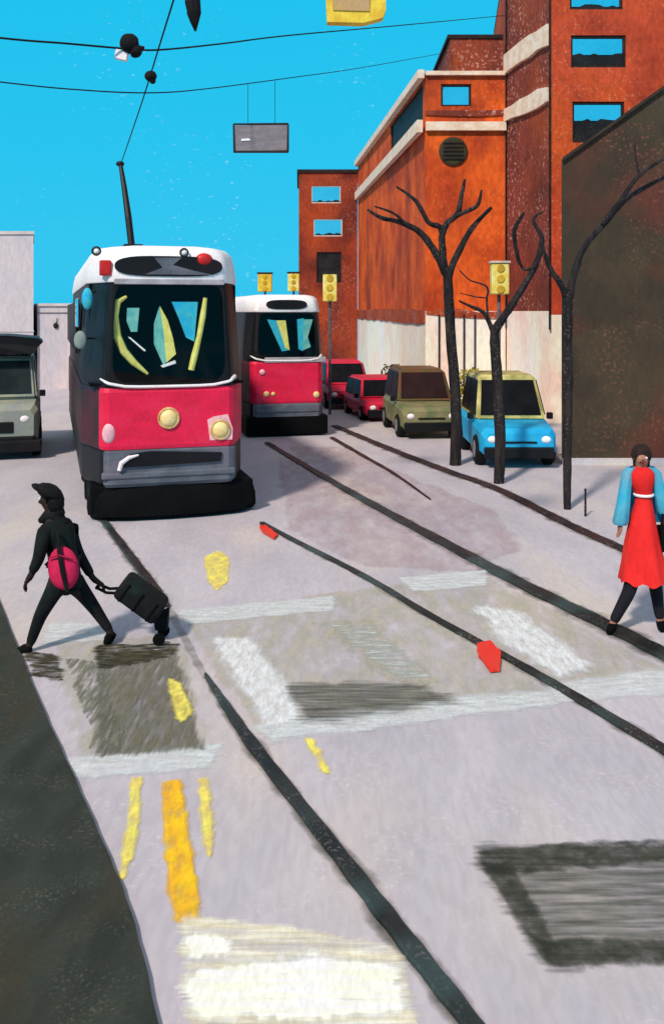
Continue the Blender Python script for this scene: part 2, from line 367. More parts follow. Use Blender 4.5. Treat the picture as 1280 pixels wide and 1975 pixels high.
def window(par, q, d, inn, h, lower=.0, fm=None, label=None):
    """frame > glass + dark lower blind, set in the reveal"""
    fm = fm or m_frame; t = .06; n = -inn.normalized(); base = inn*.5
    b = MB()
    for (u0, u1, v0, v1) in ((h[0], h[1], h[2], h[2]+t), (h[0], h[1], h[3]-t, h[3]), (h[0], h[0]+t, h[2]+t, h[3]-t), (h[1]-t, h[1], h[2]+t, h[3]-t)):
        pts = [q(u0+.004, v0+.004)+base, q(u1-.004, v0+.004)+base, q(u1-.004, v1-.004)+base, q(u0+.004, v1-.004)+base]; b.slab(pts, n*.09)
    f = b.build('window_frame', fm, par)
    zm = h[2]+(h[3]-h[2])*lower
    if lower < 1:
        b = MB(); b.slab([q(h[0]+t, zm+t*(lower == 0))+base, q(h[1]-t, zm+t*(lower == 0))+base, q(h[1]-t, h[3]-t)+base, q(h[0]+t, h[3]-t)+base], n*.03); b.build('glass', m_skyglass, f)
    if lower > 0:
        b = MB(); pts = []; nn = 7; top = []
        for k in range(nn+1):
            u = h[1]-t-(h[1]-h[0]-2*t)*k/nn; top.append(q(u, min(h[3]-t, zm+(random.uniform(-.05, .09) if lower < 1 else 0)))+base)
        b.slab([q(h[0]+t, h[2]+t)+base, q(h[1]-t, h[2]+t)+base]+top, n*.05); b.build('blind', m_black, f)
    if label: f['label'] = label
    return f
def band(b, A_, B_, z0, z1, out_, inner=.0, jag=0):
    A_ = Vector((A_[0], A_[1], 0)); B_ = Vector((B_[0], B_[1], 0)); d = (B_-A_).normalized(); o = Vector((d.y, -d.x, 0))
    Ln = (B_-A_).length; nseg = max(1, int(Ln/.6)) if jag else 1
    lo = [A_+d*Ln*i/nseg+Vector((0, 0, z0+(random.uniform(-jag, jag) if jag else 0))) for i in range(nseg+1)]
    hi = [A_+d*Ln*i/nseg+Vector((0, 0, z1+(random.uniform(-jag, jag) if jag else 0))) for i in range(nseg+1)]
    b.slab([p-o*.01 for p in lo]+[p-o*.01 for p in hi[::-1]], o*(out_+.01))
br = dict(stretch=(1, 1, .75), scale=.9, rough=.9, bump=.5, sscale=11, lo=.36, hi=.66, gst=(1, 1, .5), grain=.3)
m_b1 = mat('brick_far', (158, 64, 38), (110, 44, 32), k=.95, speck=.2, c3=(176, 72, 34), **br)
m_b2 = mat('brick_orange', (230, 98, 34), (176, 62, 28), k=1.05, speck=.35, speckc=(250, 150, 90), c3=(150, 56, 34), **br)
m_b3 = mat('brick_red', (206, 80, 46), (166, 60, 38), k=1.0, speck=.5, speckc=(226, 150, 120), c3=(204, 84, 36), **br)
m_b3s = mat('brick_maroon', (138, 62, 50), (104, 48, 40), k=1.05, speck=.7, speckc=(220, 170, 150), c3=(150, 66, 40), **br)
m_cream = mat('cream_stone', (252, 240, 220), (244, 214, 198), stretch=(1, 1, .5), scale=1.0, k=1.05, c3=(255, 250, 236), speck=.3, sscale=14)
m_trim = mat('cream_trim', (248, 230, 210), (236, 206, 176), scale=4, k=.95)
def X_(px, Y): return (px-640)/F*Y
# far brick tower
t = thing('brick_building', 'narrow dark red brick tower at the far left end of the brick row', 'building')
x0, x1, Y = X_(576, 45), X_(689, 45), 45.0
zt = P(0, 333, 45).z
b = MB()
def HH(x0_, pxa, pxb, pya, pyb, Y): return (X_(pxa, Y)-x0_, X_(pxb, Y)-x0_, P(0, pyb, Y).z, P(0, pya, Y).z)
hs = [HH(x0, 600, 657, 358, 392, Y), HH(x0, 604, 660, 422, 456, Y), HH(x0, 610, 658, 486, 545, Y)]
q, d, inn = wall_panel(b, (x0, Y), (x1, Y), 0, zt, hs)
b.poly([(x0, Y, 0), (x0*1.13, Y*1.13, 0), (x0*1.13, Y*1.13, zt), (x0, Y, zt)]); b.poly([(x1, Y, 0), (x1*1.13, Y*1.13, 0), (x1*1.13, Y*1.13, zt), (x1, Y, zt)])
b.poly([(x0*1.13, Y*1.13, 0), (x1*1.13, Y*1.13, 0), (x1*1.13, Y*1.13, zt), (x0*1.13, Y*1.13, zt)])
b.build('wall', m_b1, t)
window(t, q, d, inn, hs[0], .12, m_wframe); window(t, q, d, inn, hs[1], .12, m_wframe); window(t, q, d, inn, hs[2], 1)
b = MB(); b.slab([(x0-.08, Y-.08, zt), (x1+.05, Y-.08, zt), (x1*1.13, Y*1.13, zt), (x0*1.13-.08, Y*1.13, zt)], (0, 0, .15)); b.build('roof', m_frame, t)
# orange middle building
t = thing('brick_building', 'bright orange brick building with a cream ground floor, angled white cornice and flat front', 'building')
Fa = (X_(690, 45), 45.0); Fb = (X_(820, 28), 28.0); Fc = (X_(974, 28), 28.0); zt = 10.15
def face_u(px):
    Yp = 345*28/(px-475); return (Vector((X_(px, Yp), Yp))-Vector(Fa)).length
b = MB(); h1 = (face_u(752), face_u(815), 8.80, 9.95)
q1, d1, i1 = wall_panel(b, Fa, Fb, 3.0, zt, [h1])
h2 = (X_(850, 28)-Fb[0], X_(908, 28)-Fb[0], P(0, 205, 28).z, P(0, 162, 28).z)
q2, d2, i2 = wall_panel(b, Fb, Fc, 3.0, zt, [h2])
b.poly([(Fc[0], 28, 3), (Fc[0]+2, 45, 3), (Fc[0]+2, 45, zt), (Fc[0], 28, zt)]); b.poly([(Fa[0], 45, 3), (Fc[0]+2, 45, 3), (Fc[0]+2, 45, zt), (Fa[0], 45, zt)])
b.build('wall', m_b2, t)
b = MB(); b.poly([(Fa[0], 45, zt-.01), (Fb[0], 28, zt-.01), (Fc[0], 28, zt-.01), (Fc[0]+2, 45, zt-.01)]); b.build('roof', m_frame, t)
window(t, q1, d1, i1, h1, 1, label='large black slanting window under the roof edge'); window(t, q2, d2, i2, h2, 0)
b = MB(); gh = [(face_u(px)-.0, face_u(px)+.9, .5, 2.3) for px in (705, 730)]
q3, d3, i3 = wall_panel(b, Fa, Fb, 0, 3.0, [])
q4, d4, i4 = wall_panel(b, Fb, Fc, 0, 3.0, [])
b.build('ground_floor', m_cream, t)
b = MB(); band(b, Fa, (Fb[0]-.1, Fb[1]-.1), 8.35, 8.72, .16); b.build('cornice', m_trim, t)
b = MB(); band(b, Fb, Fc, 8.40, 8.66, .14); b.build('cornice', m_trim, t)
b = MB(); band(b, Fa, (Fb[0]-.05, Fb[1]-.1), 9.97, 10.22, .18); b.build('roof_trim', m_trim, t)
b = MB(); band(b, Fb, Fc, 10.06, 10.18, .12); b.build('roof_trim', m_trim, t)
b = MB(); band(b, Fb, Fc, 8.85, 9.02, .05, jag=.03); b.build('brick_course', m_b3s, t)
b = MB(); c = P(873, 292, 28); b.disc((c.x, 27.99, c.z), .43, (0, -1, 0), .07, 24)
o = b.build('vent', mat('vent', (78, 72, 48), (60, 58, 44), k=.7), t)
b = MB()
for k in range(5): b.box(c.x-.3, c.x+.3, 27.89, 27.915, c.z-.26+k*.12, c.z-.22+k*.12)
b.build('louvre', m_frame, o)
b = MB(); b.box(X_(868, 28.2), Fc[0]-.02, 28.25, 33, zt, 11.25); o = b.build('penthouse', m_b3s, t)
b = MB(); b.box(X_(866, 28.2)-.05, Fc[0]-.03, 28.2, 33.05, 11.25, 11.36); b.build('penthouse_roof', m_frame, o)
b = MB(); band(b, (Fa[0], Fa[1]), (Fb[0]-.02, Fb[1]), 2.62, 3.06, .03, jag=.04); b.build('lower_course', mat('brick_lower', (160, 70, 48), (190, 84, 44), k=.85, speck=.4, **br), t)
b = MB(); band(b, (Fb[0]+.02, Fb[1]), Fc, 2.86, 3.06, .03, jag=.10); b.build('lower_course', MATS['brick_lower'], t)
for px in (846, 894, 915):
    b = MB(); x = X_(px, 27.93); b.tube([(x, 27.93, 0), (x, 27.93, 2.9)], .025, 6); b.build('mullion', m_frame, t)
# big tower at right
t = thing('brick_building', 'tallest red brick tower at the upper right with three stacked blue and black windows', 'building')
Ta = (X_(976, 28), 28.0); Tb = (X_(1060, 25), 25.0); Tc = (X_(1560, 25), 25.0); zt = 13.6
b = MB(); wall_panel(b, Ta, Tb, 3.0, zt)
b.build('side_wall', m_b3s, t)  # side face darker than the front brick, its shade put into the colour
b = MB(); hs = [(X_(pa, 25)-Tb[0], X_(pb, 25)-Tb[0], P(0, yb, 25).z, P(0, ya, 25).z) for pa, pb, ya, yb in ((1098, 1200, -42, 18), (1100, 1206, 68, 130), (1103, 1203, 196, 275))]
hs += [(h[0]+2.6, h[1]+2.6, h[2], h[3]) for h in hs]
q, d, inn = wall_panel(b, Tb, Tc, 2.9, zt, hs); b.poly([(Tc[0], 25, 0), (Tc[0]+2, 36, 0), (Tc[0]+2, 36, zt), (Tc[0], 25, zt)])
b.poly([(Ta[0], 28, 0), (Ta[0]+1, 36, 0), (Ta[0]+1, 36, zt), (Ta[0], 28, zt)])
b.poly([(Ta[0]+1, 36, 0), (Tc[0]+2, 36, 0), (Tc[0]+2, 36, zt), (Ta[0]+1, 36, zt)])
b.build('wall', m_b3, t)
for i, h in enumerate(hs): window(t, q, d, inn, h, (.12, .42, .55)[i % 3])
b = MB(); b.slab([(Ta[0], 28, zt), (Tb[0], 25, zt), (Tc[0], 25, zt), (Tc[0]+2, 36, zt), (Ta[0]+1, 36, zt)], (0, 0, .2)); b.build('roof', m_frame, t)
b = MB(); wall_panel(b, Ta, Tb, 0, 3.0); wall_panel(b, Tb, Tc, 0, 2.9); b.build('ground_floor', m_cream, t)
b = MB(); band(b, Ta, Tb, 8.62, 9.05, .10, jag=.07); b.build('stone_band', m_trim, t)
b = MB(); band(b, Ta, Tb, 10.15, 10.7, .10, jag=.07); b.build('stone_band', m_trim, t)
for (x, y) in ((Ta[0]-.03, 27.93), (Tb[0]-.03, 24.93)):
    b = MB(); b.tube([(x, y, 2.5), (x, y, zt)], .025, 6); b.build('drainpipe', m_black, t)
# dark brown near building with a sloping roof line
m_bk = mat('brown_render', (84, 72, 56), (72, 62, 50), stretch=(1, 1, 1), scale=.9, k=.72, speck=.45, speckc=(176, 108, 92), c3=(116, 62, 52), rough=.9, sscale=16, bump=.4)
t = thing('gabled_building', 'dark brown windowless building with a sloping roof line behind the right hand bare tree', 'building')
Y = 18.3; pl = [(1082, 893), (1082, 312), (1180, 242), (1290, 164), (1420, 80), (1900, 330), (1900, 893)]
pts = [P(a, bb, Y) for a, bb in pl]
for p in (pts[0], pts[-1]): p.z = 0
b = MB(); bk = [Vector((p.x*1.22, p.y*1.22, p.z*1.0+(.6 if p.z > 0 else 0))) for p in pts]
b.poly(pts); b.poly(bk[::-1])
for i in (0, 5): b.poly([pts[i], pts[i+1], bk[i+1], bk[i]])
b.build('wall', m_bk, t)
b = MB()
for i in (1, 2, 3, 4):
    o = Vector((0, -.08, .0)); b.slab([pts[i]+o, pts[i+1]+o, bk[i+1], bk[i]], (0, 0, .07))
b.build('roof', mat('roof_slate', (70, 60, 50), (58, 50, 44), k=.7), t)
b = MB(); b.box(pts[0].x+.01, pts[-1].x, Y-.05, Y, 0, .12); b.build('plinth', m_road, t)
# pale buildings at left
m_pale = mat('pale_render', (204, 194, 198), (192, 186, 194), stretch=(1, 1, .4), scale=.8, k=.98, c3=(214, 196, 194), speck=.2, sscale=10)
m_palet = mat('pale_trim', (226, 214, 210), (210, 196, 194), k=.85, scale=3)
t = thing('concrete_building', 'tall pale grey flat-topped block at the left edge of the street', 'building')
Y = 36; xa, xb = X_(-420, Y), X_(65, Y); z1 = P(0, 452, Y).z
def edgebox(x0_, x1_, y0_, y1_, z0_, z1_): return MB().slab([(x0_, y0_, z0_), (x1_, y0_, z0_), (x1_*y1_/y0_, y1_, z0_), (x0_*y1_/y0_, y1_, z0_)], (0, 0, z1_-z0_))
b = edgebox(xa, xb, Y, Y+5, 0, z1); b.build('wall', m_pale, t)
b = edgebox(xa-.05, xb+.05, Y-.06, Y+5.05, z1, z1+.12); b.build('roof_edge', m_palet, t)
b = MB(); b.box(xa, xb+.03, Y-.03, Y-.002, P(0, 635, Y).z-.1, P(0, 635, Y).z-.05); b.build('ledge', m_palet, t)
t = thing('low_concrete_building', 'low pale grey annexe between the tall grey block and the near tram', 'building')
xc = X_(300, Y); z2 = P(0, 590, Y).z
b = MB(); b.slab([(xb+.06, Y+.3, 0), (xc, Y+.3, 0), (xc, Y+4, 0), (xb*(Y+4)/Y, Y+4, 0)], (0, 0, z2)); b.build('wall', m_pale, t)
b = MB(); b.slab([(xb+.06, Y+.22, z2), (xc+.05, Y+.22, z2), (xc+.05, Y+4.05, z2), (xb*(Y+4)/Y, Y+4.05, z2)], (0, 0, .1)); b.build('roof_edge', m_palet, t)
b = MB(); b.box(xb+.06, xc, Y+.26, Y+.295, z2-.28, z2-.25); b.build('ledge', mat('ledge_grey', (150, 140, 144), k=.6), t)
c = P(108, 628, Y+.25); b = MB(); b.ball((c.x, Y+.25, c.z), .1, 1, .5, 1.2, 2); b.tube([(c.x, Y+.25, c.z), (c.x+.06, Y+.25, c.z+.3)], .015, 6)
b.build('wall_lamp', m_black, t)

# ------------------------------------------------------------------ trams
m_red = mat('tram_red', (240, 30, 76), (224, 28, 68), stretch=(1, 1, 2), scale=2.5, rough=.5, spec=.3, k=.95, bump=.06, c3=(236, 44, 84))
m_white = mat('tram_white', (248, 240, 240), (238, 226, 228), scale=3, rough=.55, k=1.1, bump=.05)
m_blk = mat('tram_black', (26, 26, 30), (18, 20, 24), stretch=(1, 1, .5), scale=3, rough=.5, spec=.25, k=.6, bump=.05, c3=(44, 32, 38))
m_grey = mat('tram_grey', (112, 120, 132), (92, 100, 112), stretch=(1, 1, 3), scale=2, rough=.6, k=.75, bump=.08, c3=(130, 124, 138))
m_under = mat('under_black', (18, 20, 24), (12, 14, 18), scale=4, rough=.8, spec=.1, k=.5)
m_sideshade = mat('tram_side_shade', (96, 24, 40), (52, 26, 34), stretch=(1, 1, 1), scale=1.5, rough=.5, k=.6, c3=(40, 34, 42))  # front red darkened for the sides, shade put into the colour
m_yrefl = mat('reflection_yellow', (240, 232, 130), (224, 214, 110), scale=6, rough=.6, k=1.0)
m_cyan = mat('reflection_blue', (40, 180, 225), (70, 190, 205), scale=6, rough=.6, k=1.0)
m_teal = mat('reflection_teal', (130, 200, 190), (90, 180, 180), scale=6, rough=.6, k=1.0)
m_creaml = mat('lamp_cream', (248, 224, 160), (240, 210, 140), scale=8, rough=.4, k=1.0)
m_pinkl = mat('lamp_pink', (250, 200, 205), (240, 180, 190), scale=8, rough=.4, k=.95)
m_lred = mat('lamp_red', (222, 44, 42), (200, 40, 40), scale=8, rough=.4, k=.9)
m_chrome = mat('lamp_rim', (240, 205, 150), (200, 150, 90), scale=8, rough=.35, k=.9)
gm = bpy.data.materials.new('windscreen_glass'); gm.use_nodes = True
n_ = gm.node_tree.nodes; l_ = gm.node_tree.links; n_.clear()
o_ = n_.new('ShaderNodeOutputMaterial'); a_ = n_.new('ShaderNodeBsdfTransparent'); b_ = n_.new('ShaderNodeBsdfGlossy'); b_.inputs['Roughness'].default_value = .05
mx_ = n_.new('ShaderNodeMixShader'); mx_.inputs[0].default_value = .015; l_.new(a_.outputs[0], mx_.inputs[1]); l_.new(b_.outputs[0], mx_.inputs[2]); l_.new(mx_.outputs[0], o_.inputs[0])
a_.inputs[0].default_value = (.93, .96, .95, 1)

def outline(fw, hw, ty, Ln, i=0.0, c=.10):
    fw -= i; hw -= i
    y0 = i
    pts = [(-hw, Ln-i), (-hw, ty+.2)]
    pts += [(-hw+.02, ty), (-fw-.03, y0+c*1.5), (-fw+c*.25, y0+c*.45), (-fw+c, y0)]
    pts += [(fw-c, y0), (fw-c*.25, y0+c*.45), (fw+.03, y0+c*1.5), (hw-.02, ty), (hw, ty+.2), (hw, Ln-i)]
    return pts
def loft(b, rows, par, skip_front=False, cap_top=False, cap_bot=False, only=None):
    fw, hw, ty, Ln = par; rings = []
    for z, i in rows: rings.append([b.bm.verts.new((x, y, z)) for x, y in outline(fw, hw, ty, Ln, i)])
    n = len(rings[0])
    for r in range(len(rings)-1):
        for k in range(n):
            if skip_front and k == 5: continue
            if only is not None and k not in only: continue
            b.bm.faces.new((rings[r][k], rings[r][(k+1) % n], rings[r+1][(k+1) % n], rings[r+1][k]))
    if cap_top: b.bm.faces.new(rings[-1])
    if cap_bot: b.bm.faces.new(rings[0][::-1])
def make_tram(label, loc, rz, par, Z, near=True):
    fw, hw, ty, Ln = par
    z_sk, z_rd, z_wb, z_rf, z_tp = Z
    t = thing('tram', label, 'tram', loc, rz, 'red trams on the street')
    b = MB(); loft(b, [(z_sk, .03), (z_sk+.04, 0), (z_rd-.03, 0), (z_rd, .02)], par, cap_bot=True); b.build('skirt', m_blk, t)  # skirt blackened so its sides carry shade in the colour
    b = MB(); loft(b, [(z_sk-.01, .025), (z_sk+.04, -.008), (z_rd-.03, -.008), (z_rd, .015)], par, only=(4, 5, 6, 7)); b.build('front_skirt', m_grey, t)
    b = MB(); loft(b, [(z_rd, .0), (z_rd+.05, -.012), (z_wb-.06, -.012), (z_wb, .01)], par, only=(3, 4, 5, 6, 7, 8)); b.build('front_panel', m_red, t)
    b = MB(); loft(b, [(z_rd, .0), (z_rd+.05, -.012), (z_wb-.06, -.012), (z_wb, .01)], par, only=(0, 1, 2, 9, 10, 11)); b.build('side_panel', m_sideshade, t)
    b = MB(); loft(b, [(z_wb, .02), (z_wb+.25, .02), (z_rf, .10)], par, skip_front=True); b.build('window_band', m_blk, t)
    s = .3*(z_tp-z_rf)
    b = MB(); loft(b, [(z_rf-.005, .08), (z_rf+.02, .07), (z_tp-s*1.5, .11), (z_tp-s*.7, .15), (z_tp-s*.2, .25), (z_tp, .44)], par, cap_top=True, cap_bot=True)
    rf = b.build('roof', m_white, t, smooth=True)
    # white line under the windscreen
    b = MB(); pts = []
    xs = [(-fw-.02, .16, .0), (-fw+.06, -.01, 0)]+[(-fw+.1+(2*fw-.2)*k/8, -.022, .0) for k in range(9)]+[(fw-.06, -.01, 0), (fw+.02, .16, 0)]
    b.tube([(x, y, z_wb+.015+.10*max(0, (abs(x)/fw))**6) for x, y, zz in xs], [.012]+[.022]*(len(xs)-2)+[.035], 8); b.build('waist_trim', m_white, t)
    # windscreen frame with a rounded opening
    xo = fw-.11; n = 56; b = MB(); inner = []; outer = []
    zc = (z_wb+z_rf)/2; hz = (z_rf-z_wb)/2; ax, az = xo*.985, hz*.94
    for k in range(n):
        a = 2*math.pi*(k+.5)/n; ca, sa = math.cos(a), math.sin(a)
        e = .34 if sa < 0 else .18
        ix = ax*math.copysign(abs(ca)**e, ca); iz = az*math.copysign(abs(sa)**e, sa); inner.append((ix, zc+iz))
        f_ = 1/max(abs(ix)/(xo+.02), abs(iz)/(hz+.01)); outer.append((ix*f_, zc+iz*f_))
    y_ = lambda z: .012+.08*max(0, (z-z_wb-.25)/(z_rf-z_wb-.25))
    tp_ = lambda x, z: x*(1-.075*max(0, (z-z_wb)/(z_rf-z_wb)))
    inner = [(tp_(x, z), z) for x, z in inner]; outer = [(tp_(x, z), z) for x, z in outer]
    vi = [b.bm.verts.new((x, y_(z), z)) for x, z in inner]; vo = [b.bm.verts.new((x, y_(z), z)) for x, z in outer]
    vd = [b.bm.verts.new((x, y_(z)+.07, z)) for x, z in inner]
    for k in range(n):
        j = (k+1) % n; b.bm.faces.new((vi[k], vi[j], vo[j], vo[k])); b.bm.faces.new((vi[k], vd[k], vd[j], vi[j]))
    wf = b.build('windscreen_frame', m_blk, t)
    b = MB(); b.poly([(x, y_(z)+.035, z) for x, z in inner]); b.build('windscreen', gm, wf)
    b = MB(); b.box(-hw+.12, hw-.12, .75, .8, z_wb, z_rf-.02); b.box(-hw+.1, hw-.1, .2, .8, z_wb+.02, z_wb+.05); b.build('cab_interior', m_under, t)
    # headsign
    zs = z_rf+(z_tp-z_rf)*.42
    b = MB(); prof = []
    W_ = fw*.86 if near else fw*.62; H_ = (z_tp-z_rf)*.27
    for k in range(32):
        a = 2*math.pi*k/32; prof.append((W_*math.copysign(abs(math.cos(a))**.55, math.cos(a)), 0, H_*math.copysign(abs(math.sin(a))**.8, math.sin(a))))
    b.slab([(x*.95, .06, zs+z) for x, y, z in prof], (0, .14, 0)); hs_ = b.build('headsign', m_blk, t)
    if near:
        b = MB()
        b.slab([(-.22, .052, zs+.12), (.18, .052, zs+.13), (.05, .052, zs+.02), (.35, .052, zs-.06), (.65, .052, zs-.12), (-.35, .052, zs-.12), (-.1, .052, zs-.02)], (0, .005, 0)); b.build('sign_panel', m_grey, hs_)
        b = MB(); b.box(-.78, .80, .05, .09, z_rf-.035, z_rf+.045, .01); b.build('sill', mat('light_grey', (200, 196, 204), k=.8), t)
    return t
# near tram
par1 = (.95, 1.22, .85, 10.5); Z1 = (.49, 1.02, 1.90, 3.42, 3.97)
TH = R(16.7)
tram = make_tram('large red, white and black tram nearest the viewer, with a trolley pole and cream headlights', (X_(328, 13.5), 13.5, 0), TH, par1, Z1)
def lx(px): return (px-328)/133.3
def lz(py): return (1000-py)/133.3
b = MB(); b.box(-1.12, 1.25, .10, 10.8, .10, .50, .04); o = b.build('undercarriage', m_under, tram)
b = MB(); bb = bmesh.new(); fr = [(-1.14, .22), (-1.0, .02), (-.6, -.08), (0, -.12), (.6, -.08), (1.05, .02), (1.34, .30), (1.30, .8), (-1.14, .8)]  # black apron added and shaped to stand for the shadow under the tram
lo_ = [bb.verts.new((x, y, .035)) for x, y in fr]; mi_ = [bb.verts.new((x*.99, y+.0, .30)) for x, y in fr]; hi_ = [bb.verts.new((x*.93, y+.10, .49)) for x, y in fr]
for A1, B1 in ((lo_, mi_), (mi_, hi_)):
    for k in range(9): bb.faces.new((A1[k], A1[(k+1) % 9], B1[(k+1) % 9], B1[k]))
bb.faces.new(lo_[::-1]); bb.faces.new(hi_); bmesh.ops.recalc_face_normals(bb, faces=bb.faces[:]); bmesh.ops.bevel(bb, geom=bb.edges[:], offset=.035, segments=2, affect='EDGES'); b.add(bb); b.build('shadow_fender', m_under, tram, True)
b = MB(); bx = [(-.98, .02), (-.99, -.05)]
b.slab([(lx(235), -.045, lz(897)), (lx(425), -.045, lz(893)), (lx(428), -.045, lz(876)), (lx(290), -.045, lz(868)), (lx(252), -.045, lz(873))], (0, .055, 0)); b.build('coupler_slot', m_blk, tram)
b = MB(); b.tube([(lx(232), -.05, lz(902)), (lx(236), -.055, lz(888)), (lx(250), -.06, lz(878)), (lx(268), -.05, lz(874))], [.03, .035, .03, .012], 8); b.build('slot_highlight', m_white, tram)  # white tube standing for the highlight at the left of the slot
b = MB(); b.box(-.96, .96, -.03, .1, .60, .70, .03); b.build('bumper', m_grey, tram)
def lamp(px, py, r, par, m, y=-.03, ring=True, ax=(0, -1, 0)):
    a = Vector(ax).normalized()
    c = Vector((lx(px), y, lz(py)))
    b = MB(); b.ball(c, r, 1, .5, 1, 3) if ax == (0, -1, 0) else b.ball(c, r, 1, 1, 1, 3)
    o = b.build('headlight', m, par, True)
    if ring:
        b = MB(); b.torus(c, r*1.12, .02, ax); b.torus(c+a*.02, r*.55, .012, ax); b.build('lamp_rim', m_chrome, o)
    return o
lamp(325, 806, .125, tram, m_creaml); 
lamp(425, 832, .12, tram, m_creaml)
b = MB(); b.slab([(lx(400), -.022, lz(812)), (lx(412), -.022, lz(806)), (lx(440), -.022, lz(802)), (lx(450), -.022, lz(830)), (lx(449), -.022, lz(852)), (lx(405), -.022, lz(852))], (0, .02, 0)); b.build('lamp_surround', m_pinkl, tram)
b = MB(); b.ball((lx(213), .0, lz(832)), .13, .7, .35, 1.1, 3); b.build('headlight', m_pinkl, tram, True)
for px, py, w_, h_, yy in ((166, 514, .11, .13, .32), (399, 497, .17, .12, .02)):
    if px == 166: 
        b = MB(); b.box(-.98, -.82, .08, .28, lz(532), lz(503), .02)
    else:
        b = MB(); b.ball((lx(396), .10, lz(499)), .12, 1.05, .6, .8, 3)
    b.build('marker_lamp', m_lred, tram, True)
for px in (191, 357):
    b = MB(); b.ball((lx(px), .14, lz(486)), .05, 1, 1, 1, 3); o = b.build('marker_lamp', m_white, tram, True)
    b = MB(); b.torus((lx(px), .10, lz(486)), .058, .012, (0, -1, 0)); b.build('lamp_rim', m_blk, o)
# windscreen reflections, built as solid yellow and pale shapes behind the glass
def cabpanel(name, pp, m, y=.16, th=.03):
    b = MB(); b.slab([(lx(a), y, lz(c)) for a, c in pp], (0, th, 0)); return b.build(name, m, tram)
b = MB(); b.tube([(lx(x), .17, lz(y)) for x, y in ((248, 572), (231, 582), (226, 610), (230, 648), (243, 678), (262, 700), (288, 722))], [.02, .05, .05, .06, .06, .05, .02], 8); b.build('reflection_bar', m_yrefl, tram)
b = MB(); b.tube([(lx(x), .17, lz(y)) for x, y in ((400, 574), (395, 610), (388, 650), (378, 690), (372, 716))], [.03, .045, .04, .05, .045], 8); b.build('reflection_bar', m_yrefl, tram)
cabpanel('reflection_pane', [(334, 582), (385, 582), (378, 660), (362, 652), (348, 615)], m_cyan)
cabpanel('reflection_pane', [(249, 594), (272, 594), (268, 640), (256, 640), (248, 620)], m_teal)
cabpanel('reflection_leaf', [(310, 592), (322, 612), (332, 650), (338, 680), (318, 706), (300, 664), (300, 625)], m_teal, .16)
cabpanel('reflection_leaf', [(311, 590), (326, 618), (336, 652), (342, 684), (324, 700), (318, 640)], m_yrefl, .145)
cabpanel('wiper', [(250, 650), (254, 650), (284, 676), (281, 678)], m_white, .13, .02)
cabpanel('wiper', [(312, 706), (340, 696), (342, 702), (316, 710)], m_white, .13, .02)
# side windows and mirror on the left flank
b = MB(); b.box(-1.275, -1.225, 1.3, 1.9, 2.75, 3.2, .02); b.build('side_window', m_skyglass, tram)
for k in range(6):
    b = MB(); b.box(-1.262, -1.225, 2.4+k*1.4, 3.5+k*1.4, 2.3, 3.15, .01); b.build('side_window', m_blk, tram)
    b = MB(); b.box(1.225, 1.262, 2.4+k*1.4, 3.5+k*1.4, 2.3, 3.15, .01); b.build('side_window', m_blk, tram)
b = MB(); b.ball((-1.14, .42, 3.18), .10, .8, .5, 1.6, 3); o = b.build('mirror', m_cyan, tram, True)  # cyan glint on the flank put into this mirror's colour
b = MB(); b.tube([(-1.18, .42, 3.18), (-1.02, .5, 3.3)], .015, 6); b.build('mirror_arm', m_blk, o)
b = MB(); b.ball((-1.24, .42, 2.58), .09, 1, .5, 1.5, 3); o = b.build('mirror', mat('mirror_grey', (160, 176, 170), k=.8), tram, True)
b = MB(); b.tube([(-1.24, .45, 2.6), (-1.05, .6, 2.6)], .015, 6); b.build('mirror_arm', m_blk, o)
for y in (1.6, 3.3, 7.6, 9.3):
    for s in (-1, 1):
        b = MB(); b.disc((s*1.02, y, .31), .30, (s, 0, 0), .12, 24); b.build('wheel', m_under, tram)
# trolley pole of the near tram (world points -> tram space)
Ti = (Matrix.Translation(tram.location) @ Matrix.Rotation(TH, 4, 'Z')).inverted()
pb, pt_ = P(254, 485, 15.0), P(233, 318, 15.4)
pl_ = [Ti @ P(255, 482, 15.0), Ti @ P(248, 420, 15.1), Ti @ P(240, 362, 15.25), Ti @ pt_]
b = MB(); b.tube(pl_, [.055, .055, .045, .035], 8); o = b.build('trolley_pole', m_blk, tram)
b = MB(); b.ball(Ti @ P(232, 316, 15.4), .06, 1.2, 1, .8, 2); b.build('trolley_shoe', m_blk, o)
b = MB(); pbb = Ti @ P(255, 482, 15.0); b.box(pbb.x-.15, pbb.x+.15, pbb.y-.3, pbb.y+.3, 3.95, 4.06, .02); b.build('pole_base', m_blk, tram)

# far tram
par2 = (.84, 1.02, .6, 10.0); Z2 = (.42, .80, 1.80, 2.98, 3.40)
tr2 = make_tram('smaller far red and white tram between the near tram and the parked red cars', (X_(554, 22.3), 22.3, 0), R(14), par2, Z2, False)
def l2x(px): return (px-549)/80.7
def l2z(py): return (842-py)/80.7
b = MB(); b.box(-.98, 1.0, -.02, 9.8, .04, .5, .05); b.build('undercarriage', m_under, tr2)
b = MB(); b.box(l2x(488), l2x(612), -.03, .1, l2z(795), l2z(780), .02); b.build('bumper', m_grey, tr2)
for px, py, r, m in ((500, 717, .07, m_pinkl), (508, 759, .07, m_creaml), (521, 759, .05, m_creaml), (606, 762, .08, m_creaml)):
    b = MB(); b.ball((l2x(px), -.02, l2z(py)), r, 1, .5, 1, 2); b.build('headlight', m, tr2, True)
def cab2(name, pp, m, y=.16):  # same solid reflection shapes for the far windscreen
    b = MB(); b.slab([(l2x(a), y, l2z(c)) for a, c in pp], (0, .03, 0)); b.build(name, m, tr2)
